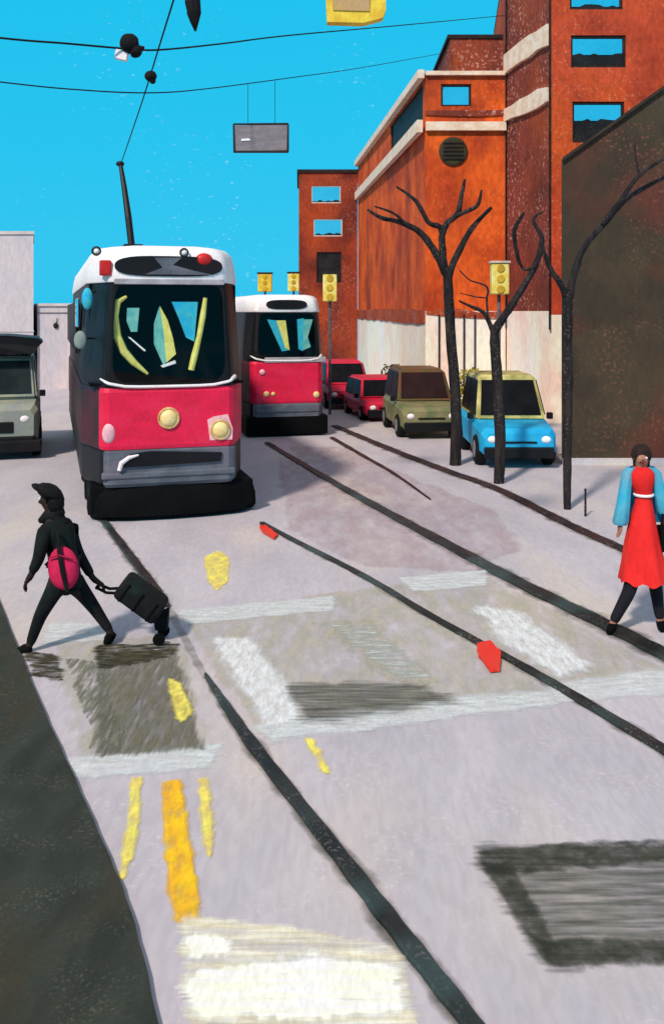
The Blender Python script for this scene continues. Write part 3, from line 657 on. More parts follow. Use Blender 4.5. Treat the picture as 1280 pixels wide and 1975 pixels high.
cab2('reflection_pane', [(512, 616), (530, 618), (555, 676), (541, 678)], m_cyan); cab2('reflection_leaf', [(530, 618), (548, 618), (556, 676), (548, 672)], m_yrefl, .15)
cab2('reflection_pane', [(571, 616), (584, 614), (583, 678), (574, 674)], m_cyan); cab2('reflection_leaf', [(584, 616), (602, 616), (592, 650), (598, 670), (583, 676)], m_teal, .15)
b = MB(); b.box(l2x(505), l2x(625), -.03, .03, l2z(699), l2z(689), .01); b.build('sill', mat('light_grey', (200, 196, 204)), tr2)

# ------------------------------------------------------------------ cars
m_tyre = mat('tyre', (24, 24, 28), (16, 16, 20), k=.6); m_rim = mat('rim', (150, 150, 156), (120, 120, 126), rough=.4, k=.8)
m_cglass = mat('car_glass', (30, 32, 38), (22, 24, 28), rough=.35, spec=.08, k=.6, bump=0)
def make_car(name, label, cat, loc, rz, w_, Ln, h, body, trim, glass=None, belt=.52, hood=.28, van=False, bumper=None, group=None):
    glass = glass or m_cglass
    t = thing(name, label, cat, loc, rz, group); hw = w_/2; zb = .22*h/1.5; zbelt = h*belt
    # lower body lofted along its length
    st = [(0, .86, zb+.12, zbelt*.80), (.12, .95, zb, zbelt*.90), (Ln*hood, 1.0, zb, zbelt), (Ln*.85, 1.0, zb, zbelt*1.03), (Ln-.1, .95, zb, zbelt*1.0), (Ln, .88, zb+.12, zbelt*.92)]
    b = MB(); rings = []
    for y, k, za, zt_ in st:
        q_ = hw*k; c_ = .07
        rings.append([b.bm.verts.new(v) for v in ((-q_+c_, y, za), (-q_, y, za+c_), (-q_, y, zt_-c_*1.6), (-q_+c_, y, zt_), (q_-c_, y, zt_), (q_, y, zt_-c_*1.6), (q_, y, za+c_), (q_-c_, y, za))])
    for i in range(len(rings)-1):
        for k in range(8): b.bm.faces.new((rings[i][k], rings[i][(k+1) % 8], rings[i+1][(k+1) % 8], rings[i+1][k]))
    b.bm.faces.new(rings[0][::-1]); b.bm.faces.new(rings[-1])
    bo = b.build('body', body, t)
    # cabin
    ya, yb = Ln*hood*(.55 if van else .9), Ln*(.97 if van else .93); yc, yd = (ya+.3*h*(.5 if van else 1), yb-.12*h)
    k0, k1 = hw*.93, hw*(.85 if van else .76); z0 = zbelt*.97
    b = MB(); lo = [(-k0, ya, z0), (k0, ya, z0), (k0, yb, z0), (-k0, yb, z0)]; hi = [(-k1, yc, h), (k1, yc, h), (k1, yd, h), (-k1, yd, h)]
    bb = bmesh.new(); a = [bb.verts.new(v) for v in lo]; c_ = [bb.verts.new(v) for v in hi]
    for i in range(4): bb.faces.new((a[i], a[(i+1) % 4], c_[(i+1) % 4], c_[i]))
    bb.faces.new(c_); bb.faces.new(a[::-1]); bmesh.ops.recalc_face_normals(bb, faces=bb.faces)
    bmesh.ops.bevel(bb, geom=bb.edges[:], offset=.05, segments=3, affect='EDGES'); b.add(bb); b.build('cabin', trim, t)
    V = [Vector(v) for v in lo]; W = [Vector(v) for v in hi]
    def pane(nm, p, off, s=.10, s2=.12, m=glass):
        def bl(u, v): return p[0].lerp(p[1], u).lerp(p[3].lerp(p[2], u), v)
        b = MB(); b.slab([bl(s, s2), bl(1-s, s2), bl(1-s*.9, 1-s2), bl(s*.9, 1-s2)], off); b.build(nm, m, t)
    pane('windscreen', (V[0], V[1], W[1], W[0]), (0, -.02, .01), .06)
    pane('rear_window', (V[3], V[2], W[2], W[3]), (0, .02, .01), .08)
    for s, (i, j) in ((-1, (0, 3)), (1, (1, 2))):
        A0, B0, B1, A1 = V[i], V[j], W[j], W[i]; mid0, mid1 = A0.lerp(B0, .5), A1.lerp(B1, .5)
        pane('side_window', (A0, mid0, mid1, A1), (s*.02, 0, .006), .06); pane('side_window', (mid0, B0, B1, mid1), (s*.02, 0, .006), .06)
    b = MB(); b.box(-hw*.88, hw*.88, -.06, .1, zb-.04, zb+.17, .03); b.build('bumper', bumper or m_blk, t)
    b = MB(); b.box(-hw*.45, hw*.45, -.03, .03, zb+.24, zbelt*.62, .02); b.build('grille', m_blk, t)
    for s in (-1, 1):
        b = MB(); b.ball((s*hw*.68, .02, zbelt*.66), .085, 1.2, .6, .9, 2); b.build('headlight', m_white, t, True)
        b = MB(); b.box(s*(hw+.04)-.06, s*(hw+.04)+.06, ya+.08, ya+.18, zbelt, zbelt+.13, .02); b.build('mirror', m_blk, t)
        for y in (Ln*.18, Ln*.80):
            rr = .27*h/1.5; b = MB(); b.disc((s*(hw-.17), y, rr), rr, (s, 0, 0), .19, 24); wo = b.build('wheel', m_tyre, t)
            b = MB(); b.disc((s*(hw+.012), y, rr), rr*.55, (s, 0, 0), .02, 16); b.build('rim', m_rim, wo)
    return t
cp = lambda n, c, c2=None, **k: mat(n, c, c2, scale=2.5, rough=.45, spec=.35, bump=.05, **k)
m_cblue = cp('car_blue', (26, 168, 226), (40, 190, 236), k=.95); m_cyel = cp('car_olive_trim', (226, 216, 140), (160, 158, 92), k=.85)
m_cgreen = cp('car_green', (120, 132, 92), (160, 152, 112), k=.8); m_cbrown = cp('car_brown', (120, 76, 44), (96, 88, 46), k=.8)
m_cred = cp('car_red', (228, 32, 72), (200, 40, 72), k=.9); m_cgrey = cp('van_grey', (168, 178, 168), (190, 194, 170), k=.68, c3=(150, 160, 176))
cars = 'cars parked along the kerb'
make_car('parked_car', 'bright blue car with black windscreen and yellowish roof, parked between the bare trees', 'car', (X_(1001, 17.7), 17.7, 0), 0, 1.5, 3.2, 1.70, m_cblue, m_cyel, belt=.50, group=cars)
make_car('parked_car', 'olive green and brown car parked behind the leftmost bare tree', 'car', (X_(832, 21.8), 21.8, 0), R(6), 1.45, 3.0, 1.58, m_cgreen, m_cbrown, mat('brown_glass', (64, 42, 44), k=.6, spec=.08, rough=.4), group=cars)
make_car('parked_car', 'low pinkish red car half hidden behind the green car', 'car', (X_(752, 25.3), 25.3, 0), R(12), 1.4, 2.9, 1.12, m_cred, m_cred, group=cars)
make_car('parked_car', 'small pinkish red car with dark windscreen just right of the far tram', 'car', (X_(676, 28.4), 28.4, 0), R(8), 1.45, 3.0, 1.42, m_cred, m_cred, belt=.5, group=cars)
v = make_car('van', 'grey van with a dark slab roof rack at the left edge', 'van', (X_(-17, 18.7), 18.7, 0), R(17.5), 1.9, 3.4, 2.06, m_cgrey, m_cgrey, mat('van_glass', (50, 62, 66), (38, 48, 52), k=.6, spec=.08, rough=.4), belt=.60, hood=.16, van=True)
b = MB(); b.slab([(-1.1, .25, 2.14), (.84, .25, 2.12), (.90, .3, 2.26), (1.0, .3, 2.36), (.9, .3, 2.44), (.3, .28, 2.50), (-1.1, .25, 2.50)], (0, 2.0, 0)); b.build('roof_rack', m_blk, v)
for x in (-.6, .6):
    b = MB(); b.tube([(x, .9, 2.0), (x, .9, 2.22)], .03, 6); b.tube([(x, 2.6, 2.0), (x, 2.6, 2.22)], .03, 6); b.build('rack_foot', m_blk, v)
b = MB(); b.box(-.97, .97, -.10, .3, .16, .40, .04); b.build('bumper', m_blk, v)

# ------------------------------------------------------------------ shrubs by the wall
def shrub(label, c, w_, h, m, n=420):
    t = thing('shrub', label, 'shrub', (c[0], c[1], 0))
    b = MB()
    for i in range(n):
        a = random.uniform(0, 6.28); u = random.random()**.5; zz = random.uniform(.08, 1)
        r = w_*u*(1-.55*zz**2); p = Vector((r*math.cos(a), r*math.sin(a)*.8, zz*h)); s = random.uniform(.04, .09)
        d1_ = Vector([random.gauss(0, 1) for _ in range(3)]).normalized(); d2_ = d1_.orthogonal().normalized()
        b.poly([p-d1_*s, p+d2_*s*.6, p+d1_*s, p-d2_*s*.6])
    b.build('foliage', m, t)
    b = MB()
    for k in range(5):
        a = k*1.26; b.tube([(0, 0, 0), (.15*math.cos(a), .15*math.sin(a), h*.4), (w_*.5*math.cos(a), w_*.5*math.sin(a), h*.8)], [.03, .02, .008], 5)
    b.build('stem', m_frame, t)
shrub('olive green shrub behind the low red car', (X_(757, 30.5), 30.5), .62, 1.25, mat('leaf_olive', (116, 108, 48), (90, 86, 44), k=.7))
shrub('yellow green shrub between the left and middle bare trees', (X_(905, 25.6), 25.6), .55, 1.42, mat('leaf_yellow', (190, 176, 60), (140, 138, 60), k=.8))

# ------------------------------------------------------------------ bare trees
m_bark = mat('bark', (58, 50, 50), (30, 28, 32), stretch=(3, 3, .6), scale=3, k=.7, speck=.5, speckc=(150, 140, 136), sscale=30, bump=.6)
def tree(label, Yb, trunk, limbs):
    base = G(trunk[0][0], trunk[0][1]); Yb = base.y
    t = thing('bare_tree', label, 'tree', base, 0, 'bare street trees')
    def W(pt, dy=0): p = P(pt[0], pt[1], Yb+dy)-base; return p
    b = MB(); pts = smoothpts([W(p) for p in trunk], 5); n = len(pts); r = []
    for i in range(n):
        x = i/(n-1)*(len(trunk)-1); k = min(int(x), len(trunk)-2); r.append(.86*(trunk[k][2]+(trunk[k+1][2]-trunk[k][2])*(x-k))/F*Yb)
    b.tube(pts, r, 12, wob=.07); b.build('trunk', m_bark, t, True)
    for j, lb in enumerate(limbs):
        off = (-1)**j*.25; pp = [W(p, off*i/len(lb)*(1 if j else .5)) for i, p in enumerate(lb)]
        pts = smoothpts(pp, 5); n = len(pts); r = []
        for i in range(n):
            x = i/(n-1)*(len(lb)-1); k = min(int(x), len(lb)-2); r.append((lb[k][2]+(lb[k+1][2]-lb[k][2])*(x-k))/F*Yb)
        b = MB(); b.tube(pts, r, 8, wob=.12); b.build('branch', m_bark, t, True)
    return t
tree('left bare tree with five forked limbs in front of the orange building', 18,
     [(877, 897, 13), (879, 789, 12), (869, 650, 11.5), (864, 560, 11), (862, 515, 10)],
     [[(862, 530, 9), (835, 480, 7), (805, 445, 6), (769, 428, 5), (735, 420, 4), (708, 404, 2)],
      [(858, 520, 7), (852, 470, 6.5), (850, 440, 6), (825, 428, 4.5), (802, 388, 4), (764, 360, 1.8)],
      [(851, 456, 6), (862, 430, 6), (882, 412, 5.5), (890, 375, 4), (896, 346, 2.5)],
      [(880, 416, 5), (905, 405, 4), (921, 395, 4), (928, 366, 2)],
      [(864, 532, 8), (882, 490, 6), (908, 442, 5.5), (947, 400, 3)],
      [(790, 440, 3), (760, 412, 2.5), (722, 398, 1.5)]])
tree('middle bare tree in front of the blue car, short trunk and one long curved limb', 16.6,
     [(961, 932, 12), (964, 850, 12), (959, 742, 12), (953, 660, 11), (953, 628, 9)],
     [[(955, 636, 9), (975, 605, 8), (1000, 566, 7), (1032, 510, 6), (1044, 462, 5.5), (1028, 425, 3.5), (1046, 408, 2)],
      [(1002, 510, 3.5), (994, 478, 4), (992, 442, 4.5), (1010, 410, 3)],
      [(1032, 515, 4), (1012, 520, 3), (1002, 508, 2.5)],
      [(950, 640, 5), (933, 604, 4), (905, 590, 3), (884, 580, 1.5)],
      [(940, 612, 2.5), (938, 580, 2), (938, 553, 2), (905, 540, 1.5), (885, 520, 1)],
      [(938, 575, 1.5), (915, 572, 1.3), (886, 565, .8)]])
tree('right bare tree against the dark brown building, limb reaching past the right edge', 14,
     [(1093, 982, 8), (1093, 880, 10), (1094, 760, 11), (1093, 640, 12), (1094, 565, 11)],
     [[(1096, 575, 9), (1106, 530, 7), (1124, 480, 6), (1165, 430, 6), (1205, 385, 6), (1245, 360, 5), (1310, 325, 4)],
      [(1160, 432, 5), (1190, 395, 5), (1232, 338, 4), (1290, 300, 3)],
      [(1232, 338, 3), (1226, 310, 2), (1222, 276, 1)],
      [(1092, 575, 7), (1078, 545, 6), (1062, 520, 5), (1047, 482, 3.5), (1040, 450, 2)]])
b = MB(); p = G(1128, 996); b.tube([p, p+Vector((0, 0, .38))], [.018, .014], 8); b.ball(p+Vector((0, 0, .39)), .02, sub=2)
tag(b.build('bollard', m_black), 'short thin dark post on the pavement right of the right bare tree', 'post')

# ------------------------------------------------------------------ signals and signs
m_ysig = mat('signal_yellow', (246, 212, 70), (230, 184, 50), scale=6, rough=.5, k=.95)
m_ysig2 = mat('signal_cream', (250, 236, 150), (240, 215, 90), scale=6, rough=.5, k=.95)
def signal(label, px, pyt, pyb, wpx, Y, m=m_ysig, cap=None):
    base = Vector((X_(px, Y), Y, 0)); zt_, zb_ = P(0, pyt, Y).z, P(0, pyb, Y).z; hw = wpx/2/F*Y
    t = thing('traffic_signal', label, 'traffic signal', base, 0, 'yellow traffic signals on posts')
    b = MB(); b.tube([(0, .1, 0), (0, .1, zb_)], .04, 8); b.build('post', m_grey, t)
    b = MB(); b.box(-hw, hw, -.12, .14, zb_, zt_, .03); hd = b.build('signal_head', m, t)
    for k in range(3):
        z = zb_+(zt_-zb_)*(k+.5)/3; r = min(hw*.55, (zt_-zb_)/3*.4)
        b = MB(); b.disc((0, -.12, z), r, (0, -1, 0), .02, 14); b.build('lens', mat('lens_amber', (236, 196, 66), k=.8), hd)
    b = MB(); b.box(-hw*1.12, hw*1.12, -.15, .16, zt_, zt_+.05, .01); b.build('cap', cap or m_frame, hd)
signal('left yellow signal above the far tram', 511, 528, 563, 27, 33.5)
signal('second yellow signal above the far tram, near its right roof corner', 566, 527, 562, 22, 33.5, m_ysig2)
signal('yellow signal in front of the narrow dark brick tower', 636, 528, 582, 27, 27, m_ysig2)
signal('yellow signal in front of the orange building, above the middle bare tree', 963, 508, 568, 34, 21, m_ysig2, m_wframe)

m_wire = mat('wire', (36, 34, 38), (24, 24, 28), k=.5, bump=0); m_ins = mat('insulator', (34, 30, 34), (22, 22, 26), k=.6)
def wire(label, pts, r, name='span_wire', cat='wire'):
    b = MB(); b.tube(smoothpts([Vector(p) for p in pts], 8), r, 6); return tag(b.build(name, m_wire), label, cat)
trv = lambda y: Vector((X_(239+(335-239)*(310-y)/310., 2.5*F/(HZ-y)), 2.5*F/(HZ-y), 5.5))
wire('thin trolley wire rising from the pole of the near tram to the top edge', [P(234, 315, 15.4), trv(200), trv(90), trv(0), trv(-200)], .008, 'trolley_wire', 'wire')
wire('upper span wire crossing the sky, with the large insulator', [P(-260, 40, 8.0), P(0, 73, 8.3), P(130, 84, 8.6), P(245, 94, 8.85), P(310, 96, 9.0), P(430, 84, 10.5), P(560, 68, 12.5), P(760, 50, 17), P(972, 30, 28.0)], .010)
wire('lower span wire crossing the sky below the insulators', [P(-300, 120, 10), P(0, 158, 10.2), P(150, 173, 10.4), P(290, 179, 10.7), P(400, 171, 12.5), P(560, 150, 15), P(700, 130, 20), P(868, 100, 28.2)], .008)
b = MB(); c = P(250, 84, 8.85); b.ball(c, .09, 1, 1, 1.05, 3, jit=.05); b.ball(c+Vector((.06, 0, -.07)), .06, 1.1, 1, 1.1, 2, jit=.08); b.tube([c+Vector((0, 0, -.04)), c+Vector((.14, 0, -.04))], [.04, .015], 8)
tag(b.build('wire_insulator', m_ins, None, True), 'larger dark round insulator on the upper span wire', 'insulator')
b = MB(); c = P(234, 106, 8.85); b.box(c.x-.06, c.x+.06, c.y-.01, c.y+.05, c.z-.045, c.z+.045, .008, Matrix.Rotation(.25, 4, 'Y'))
tag(b.build('white_tag', m_white), 'small white tag under the larger insulator', 'tag')
b = MB(); c = P(291, 147, 10.0); b.ball(c, .062, 1.05, 1, .95, 3, jit=.05); b.ball(c+Vector((.02, 0, -.05)), .035, sub=2)
tag(b.build('wire_insulator', m_ins, None, True), 'smaller dark insulator on the trolley wire between the two span wires', 'insulator')
b = MB(); Y = 7.5; zz = [(-14, 13), (5, 15), (25, 14), (42, 9), (60, 2)]
b.tube([P(371+(i*1.5), y, Y) for i, (y, r) in enumerate(zz)], [r/F*Y for y, r in zz], 10, wob=.08); b.tube([P(371, -14, Y), P(371, -160, Y)], .008, 6)
tag(b.build('hanging_weight', m_ins), 'dark tapered weight hanging at the top edge beside the trolley wire', 'weight')
# yellow hanging sign
Y = 9.0; t = thing('hanging_sign', 'yellow hanging sign box cut by the top edge', 'sign', P(686, 40, Y))
def S(px, py, y=0): return P(px, py, Y)-P(686, 40, Y)+Vector((0, y, 0))
b = MB(); b.slab([S(630, 42), S(700, 44), S(738, 34), (S(744, 18)), S(742, -60), S(626, -60)], (0, .12, 0)); b.build('sign_box', m_ysig, t)
b = MB(); b.slab([S(642, 20), S(712, 22), S(716, -50), S(638, -50)], (0, -.012, 0)); b.build('sign_face', mat('sign_face', (214, 172, 110), (200, 168, 130), k=.85), t)
for px in (650, 720):
    b = MB(); b.tube([S(px, -60, .06), S(px, -200, .06)], .012, 6); b.build('hanger', m_wire, t)
# grey hanging sign
Y = 13.6; t = thing('hanging_sign', 'small grey rectangular sign hanging in the open sky', 'sign', P(503, 292, Y))
def S2(px, py, y=0): return P(px, py, Y)-P(503, 292, Y)+Vector((0, y, 0))
b = MB(); b.slab([S2(454, 291), S2(553, 290), S2(554, 240), S2(452, 242)], (0, .04, 0)); b.build('sign_face', mat('sign_grey', (160, 150, 156), (146, 138, 146), k=.72, scale=4, stretch=(1, 1, 3)), t)
b = MB()
for q_ in ([(450, 294), (556, 294), (556, 290), (450, 291)], [(450, 240), (556, 240), (556, 237), (450, 238)], [(450, 291), (454, 291), (452, 241), (449, 240)], [(553, 291), (557, 291), (557, 240), (554, 240)]):
    b.slab([S2(a, c_, -.01) for a, c_ in q_], (0, .06, 0))
b.build('sign_frame', m_frame, t)
b = MB(); b.slab([S2(465, 272), S2(484, 271), S2(480, 267), S2(466, 268)], (0, -.012, 0)); b.build('sign_mark', m_white, t)
for px in (478, 530):
    b = MB(); b.tube([S2(px, 238, .02), S2(px, 162-(px-478)*.13, .02)], .004, 5); b.build('hanger', m_wire, t)

# ------------------------------------------------------------------ people
def skin(name, V, E, root, m, parent=None, sub=2, xf=None):
    bm = bmesh.new(); ly = bm.verts.layers.skin.verify(); vs = {}
    for k, (co, r) in V.items():
        v = bm.verts.new(co); r = r if hasattr(r, '__len__') else (r, r); v[ly].radius = r; v[ly].use_root = (k == root); vs[k] = v
    for a, c_ in E: bm.edges.new((vs[a], vs[c_]))
    me = bpy.data.meshes.new(name); bm.to_mesh(me); bm.free()
    o = bpy.data.objects.new(name, me); COL.objects.link(o)
    s = o.modifiers.new('s', 'SKIN'); s.use_smooth_shade = True
    u = o.modifiers.new('u', 'SUBSURF'); u.levels = sub; u.render_levels = sub
    dg = bpy.context.evaluated_depsgraph_get(); ev = o.evaluated_get(dg)
    nm = bpy.data.meshes.new_from_object(ev); o.modifiers.clear(); o.data = nm; bpy.data.meshes.remove(me)
    for p in nm.polygons: p.use_smooth = True
    nm.materials.clear(); nm.materials.append(m)
    if parent: o.parent = parent
    return o
def chain(V, E, names, pts, rs, start=None):
    prev = start
    for nme, p, r in zip(names, pts, rs):
        V[nme] = (p, r)
        if prev: E.append((prev, nme))
        prev = nme
def hand(V, E, wrist, key, d, side, curl=.4):
    """palm plus five fingers; d = direction of the hand, side = direction towards the thumb"""
    d = Vector(d).normalized(); side = Vector(side).normalized(); nrm = d.cross(side).normalized()
    w0 = Vector(V[wrist][0]); pc = w0+d*.05; V[key+'p'] = (pc, (.030, .018)); E.append((wrist, key+'p'))
    for i, (off, ln) in enumerate(((.030, .060), (.011, .072), (-.008, .066), (-.027, .052))):
        a = pc+d*.035+side*off; b1 = a+d*ln*.5+nrm*ln*curl*.3; c1 = b1+d*ln*.35+nrm*ln*curl*.7
        chain(V, E, [f'{key}{i}a', f'{key}{i}b', f'{key}{i}c'], [a, b1, c1], [.0095, .0085, .007], key+'p')
    a = pc+side*.034-d*.01; b1 = a+side*.02+d*.022; c1 = b1+d*.028+nrm*.008
    chain(V, E, [key+'ta', key+'tb', key+'tc'], [a, b1, c1], [.011, .010, .008], key+'p')

m_cloth = mat('black_cloth', (30, 32, 36), (18, 22, 26), scale=8, k=.6, c3=(24, 46, 42), rough=.9)
m_skin1 = mat('skin_dark', (70, 52, 48), (52, 40, 38), scale=8, k=.6); m_hair = mat('hair_black', (24, 22, 24), (14, 14, 16), k=.6, stretch=(4, 4, 1), scale=10)
m_skin2 = mat('skin_tan', (190, 134, 110), (170, 112, 92), scale=8, k=.75); m_hair2 = mat('hair_brown', (58, 40, 32), (40, 30, 26), k=.7, stretch=(4, 4, 1), scale=10)
def face(par, c, f, r, up=(0, 0, 1), skinm=None):
    """eyes and mouth on a head centred at c looking along f"""
    f = Vector(f).normalized(); up = Vector(up).normalized(); s = f.cross(up).normalized()
    for k in (-1, 1):
        b = MB(); b.ball(Vector(c)+f*r*.86+s*k*r*.36+up*r*.08, r*.13, sub=2); b.build('eye', m_white, par, True)
        b = MB(); b.ball(Vector(c)+s*k*r*.92+up*-.005, r*.2, .5, .9, 1.4, 2); b.build('ear', skinm, par, True)
    b = MB(); q_ = Vector(c)+f*r*.88-up*r*.55; b.tube([q_-s*r*.25, q_+f*.004, q_+s*r*.25], [.003, .007, .003], 6); b.build('mouth', m_lred, par, True)
# -- left walker, heading left, pulling the suitcase
SC = 216.0; yP = F*CH/650.0
def a_(px, py, y=0.): return Vector(((px-130)/SC, y, (1250-py)/SC))
t = thing('person', 'person all in black with a hat striding left, pulling a suitcase', 'person', (X_(130, yP), yP, 0))
V = {}; E = []
V['pel'] = (a_(126, 1112), (.095, .105))
chain(V, E, ['b1', 'b2', 'b3', 'nk', 'hd0', 'hd1', 'hd2'], [a_(124, 1085), a_(117, 1050), a_(110, 1020), a_(104, 998), a_(99, 980), a_(93, 964), a_(91, 950)],
      [(.09, .10), (.09, .12), (.085, .13), .045, (.062, .06), (.085, .075), (.062, .055)], 'pel')
chain(V, E, ['n1', 'n2'], [a_(80, 968), a_(74, 970)], [.02, .011], 'hd1')
chain(V, E, ['lh', 'lk', 'la', 'lt'], [a_(112, 1128, -.08), a_(84, 1182, -.09), a_(63, 1240, -.09), a_(48, 1247, -.09)], [.085, .055, .035, .028], 'pel')
chain(V, E, ['rh', 'rk', 'ra', 'rt'], [a_(140, 1130, .08), a_(178, 1182, .09), a_(211, 1230, .09), a_(203, 1245, .09)], [.085, .055, .035, .028], 'pel')
chain(V, E, ['rs', 're', 'rw'], [a_(122, 1022, .13), a_(140, 1078, .17), a_(172, 1128, .16)], [.055, .042, .028], 'b3')
chain(V, E, ['ls', 'le', 'lw'], [a_(96, 1022, -.13), a_(88, 1070, -.18), a_(72, 1100, -.17)], [.055, .042, .028], 'b3')
hand(V, E, 'rw', 'h', (.8, 0, -.45), (0, -1, 0), .8); hand(V, E, 'lw', 'g', (-.5, 0, -.8), (0, 1, 0), .6)
skin('body', V, E, 'pel', m_skin1, t)
hc = a_(93, 962); face(t, hc, (-1, 0, -.05), .075, skinm=m_skin1)
# clothes
V = {}; E = []; V['pel'] = (a_(127, 1105), (.125, .135))
chain(V, E, ['b1', 'b2', 'b3', 'b4'], [a_(124, 1085), a_(117, 1050), a_(109, 1018), a_(104, 1002)], [(.115, .13), (.11, .14), (.105, .15), (.06, .07)], 'pel')
chain(V, E, ['hem'], [a_(130, 1132)], [(.125, .13)], 'pel')
chain(V, E, ['rs', 're', 'rw'], [a_(122, 1020, .13), a_(141, 1078, .175), a_(168, 1122, .165)], [.072, .055, .042], 'b3')
chain(V, E, ['ls', 'le', 'lw'], [a_(94, 1020, -.13), a_(88, 1068, -.185), a_(74, 1095, -.175)], [.072, .055, .042], 'b3')
skin('coat', V, E, 'pel', m_cloth, t)
V = {}; E = []; V['pel'] = (a_(127, 1115), (.11, .12))
chain(V, E, ['lh', 'lk', 'la'], [a_(112, 1130, -.08), a_(84, 1182, -.09), a_(64, 1238, -.09)], [.088, .062, .042], 'pel')
chain(V, E, ['rh', 'rk', 'ra'], [a_(142, 1130, .08), a_(178, 1180, .09), a_(209, 1226, .09)], [.088, .06, .04], 'pel')
skin('trousers', V, E, 'pel', m_cloth, t)
for a1, a2, yy in (((66, 1243), (42, 1249), -.09), ((212, 1228), (200, 1249), .09)):
    b = MB(); b.tube([a_(*a1, yy), a_((a1[0]+a2[0])/2, (a1[1]+a2[1])/2, yy), a_(*a2, yy)], [.045, .048, .03], 10); b.build('shoe', m_under, t, True)
b = MB(); rt = Matrix.Rotation(R(28), 4, 'Y'); b.ball(a_(97, 950), .112, 1.1, .95, .62, 3, rt, .05); b.ball(a_(80, 944), .085, 1.1, .9, .3, 3, rt, .06); b.ball(a_(108, 970), .09, .85, .95, 1.15, 3, None, .05); b.ball(a_(112, 990), .07, .9, 1, 1, 2, None, .05); b.build('hat', m_hair, t, True)
b = MB(); b.tube([a_(76, 1006), a_(92, 998), a_(108, 994), a_(122, 1012)], [.02, .065, .08, .05], 10); b.build('scarf', m_cloth, t, True)
# pink bag on the hip
bt = thing('shoulder_bag', 'bright pink shoulder bag at the hip of the person in black', 'bag', Vector((X_(130, yP), yP, 0))+a_(136, 1125, -.18))
def bg_(px, py, y=0): return a_(px, py, y)-a_(136, 1125)
m_pink = mat('bag_pink', (226, 40, 92), (206, 34, 84), scale=6, k=.9)
b = MB(); b.ball(bg_(134, 1086), .135, 1.0, .55, 1.42, 3, Matrix.Rotation(R(-6), 4, 'Y')); b.build('bag_body', m_pink, bt, True)
b = MB(); b.tube([bg_(110, 1062, -.075), bg_(132, 1056, -.095), bg_(158, 1066, -.07)], [.006, .009, .006], 6); b.build('flap_edge', mat('bag_trim', (170, 30, 70), k=.8), bt, True)
b = MB(); b.tube([bg_(122, 1018, .02), bg_(131, 1050, -.08), bg_(138, 1088, -.085), bg_(144, 1126, -.05)], [.012, .020, .022, .016], 8); b.build('strap', m_cloth, bt, True)
# suitcase
st = thing('suitcase', 'black wheeled suitcase tilted behind the person in black', 'suitcase', Vector((X_(130, yP), yP+.16, 0))+a_(303, 1250))
def s_(px, py, y=0): return a_(px, py, y)-a_(303, 1250)
b = MB(); ctr = s_(266, 1163); rt = Matrix.Rotation(R(36), 4, 'Y'); b.box(ctr.x-.225, ctr.x+.225, -.17, .17, ctr.z-.10, ctr.z+.10, .045, rt); b.build('case_body', m_cloth, st, True)
b = MB()
for dx in (-.15, 0, .15):
    d_ = Vector((math.cos(R(36)), 0, -math.sin(R(36))))*dx; u_ = Vector((math.sin(R(36)), 0, math.cos(R(36))))
    b.box(ctr.x+d_.x-.01, ctr.x+d_.x+.01, -.178, .178, ctr.z+d_.z-.09, ctr.z+d_.z+.09, .004, rt)
b.build('rib', m_under, st)
b = MB(); b.tube([s_(226, 1150, -.08), s_(200, 1150, -.06), s_(181, 1141, -.05)], .014, 8); b.tube([s_(226, 1150, .08), s_(200, 1150, .06), s_(181, 1141, .05)], .014, 8); b.tube([s_(181, 1141, -.055), s_(181, 1141, .055)], .017, 8); b.build('handle', m_under, st)
b = MB(); b.slab([s_(288, 1200), s_(318, 1188), s_(315, 1228), s_(292, 1228)], (0, .10, 0)); b.build('wheel_housing', m_cloth, st)
for yy in (-.12, .12):
    b = MB(); b.disc(s_(304, 1237.5, yy), .055, (0, 1, 0), .035, 18); b.build('wheel', m_under, st)

# -- woman in red, right edge
SC = 207.0; yQ = 8.75
def w2(px, py, y=0.): return Vector(((px-1232)/SC, y, (1221-py)/SC))
m_rdress = mat('dress_red', (238, 44, 42), (222, 36, 36), stretch=(1, 1, .5), scale=5, k=.95, c3=(246, 70, 52)); m_tights = mat('tights', (34, 34, 44), (22, 24, 32), k=.6)
m_coatb = mat('coat_blue', (70, 178, 214), (110, 176, 200), scale=4, k=.85, c3=(40, 190, 226))
t = thing('person', 'woman in a red dress and open light blue coat walking at the right edge', 'person', (X_(1232, yQ), yQ, 0))
V = {}; E = []; V['pel'] = (w2(1241, 1040), (.10, .085))
chain(V, E, ['b1', 'b2', 'b3', 'nk', 'hd0', 'hd1', 'hd2'], [w2(1240, 1000), w2(1239, 958), w2(1236, 925), w2(1235, 906), w2(1236, 896), w2(1237, 883), w2(1237, 874)],
      [(.075, .07), (.06, .055), (.085, .065), .045, (.058, .062), (.075, .085), (.06, .065)], 'pel')
chain(V, E, ['n1', 'n2'], [w2(1232, 888, -.075), w2(1231, 890, -.10)], [.018, .010], 'hd1')
chain(V, E, ['lh', 'lk', 'la', 'lt'], [w2(1228, 1060, -.03), w2(1209, 1140, -.06), w2(1177, 1203, -.05), w2(1166, 1214, -.11)], [.075, .055, .033, .026], 'pel')
chain(V, E, ['rh', 'rk', 'ra', 'rt'], [w2(1254, 1060, .03), w2(1268, 1140, .06), w2(1276, 1205, .05), w2(1272, 1214, -.04)], [.075, .055, .033, .026], 'pel')
chain(V, E, ['ls', 'le', 'lw'], [w2(1215, 920), w2(1203, 965, .0), w2(1196, 1010, .0)], [.045, .035, .025], 'b3')
chain(V, E, ['rs', 're', 'rw'], [w2(1257, 920), w2(1272, 955, .0), w2(1280, 990, -.0)], [.045, .035, .025], 'b3')
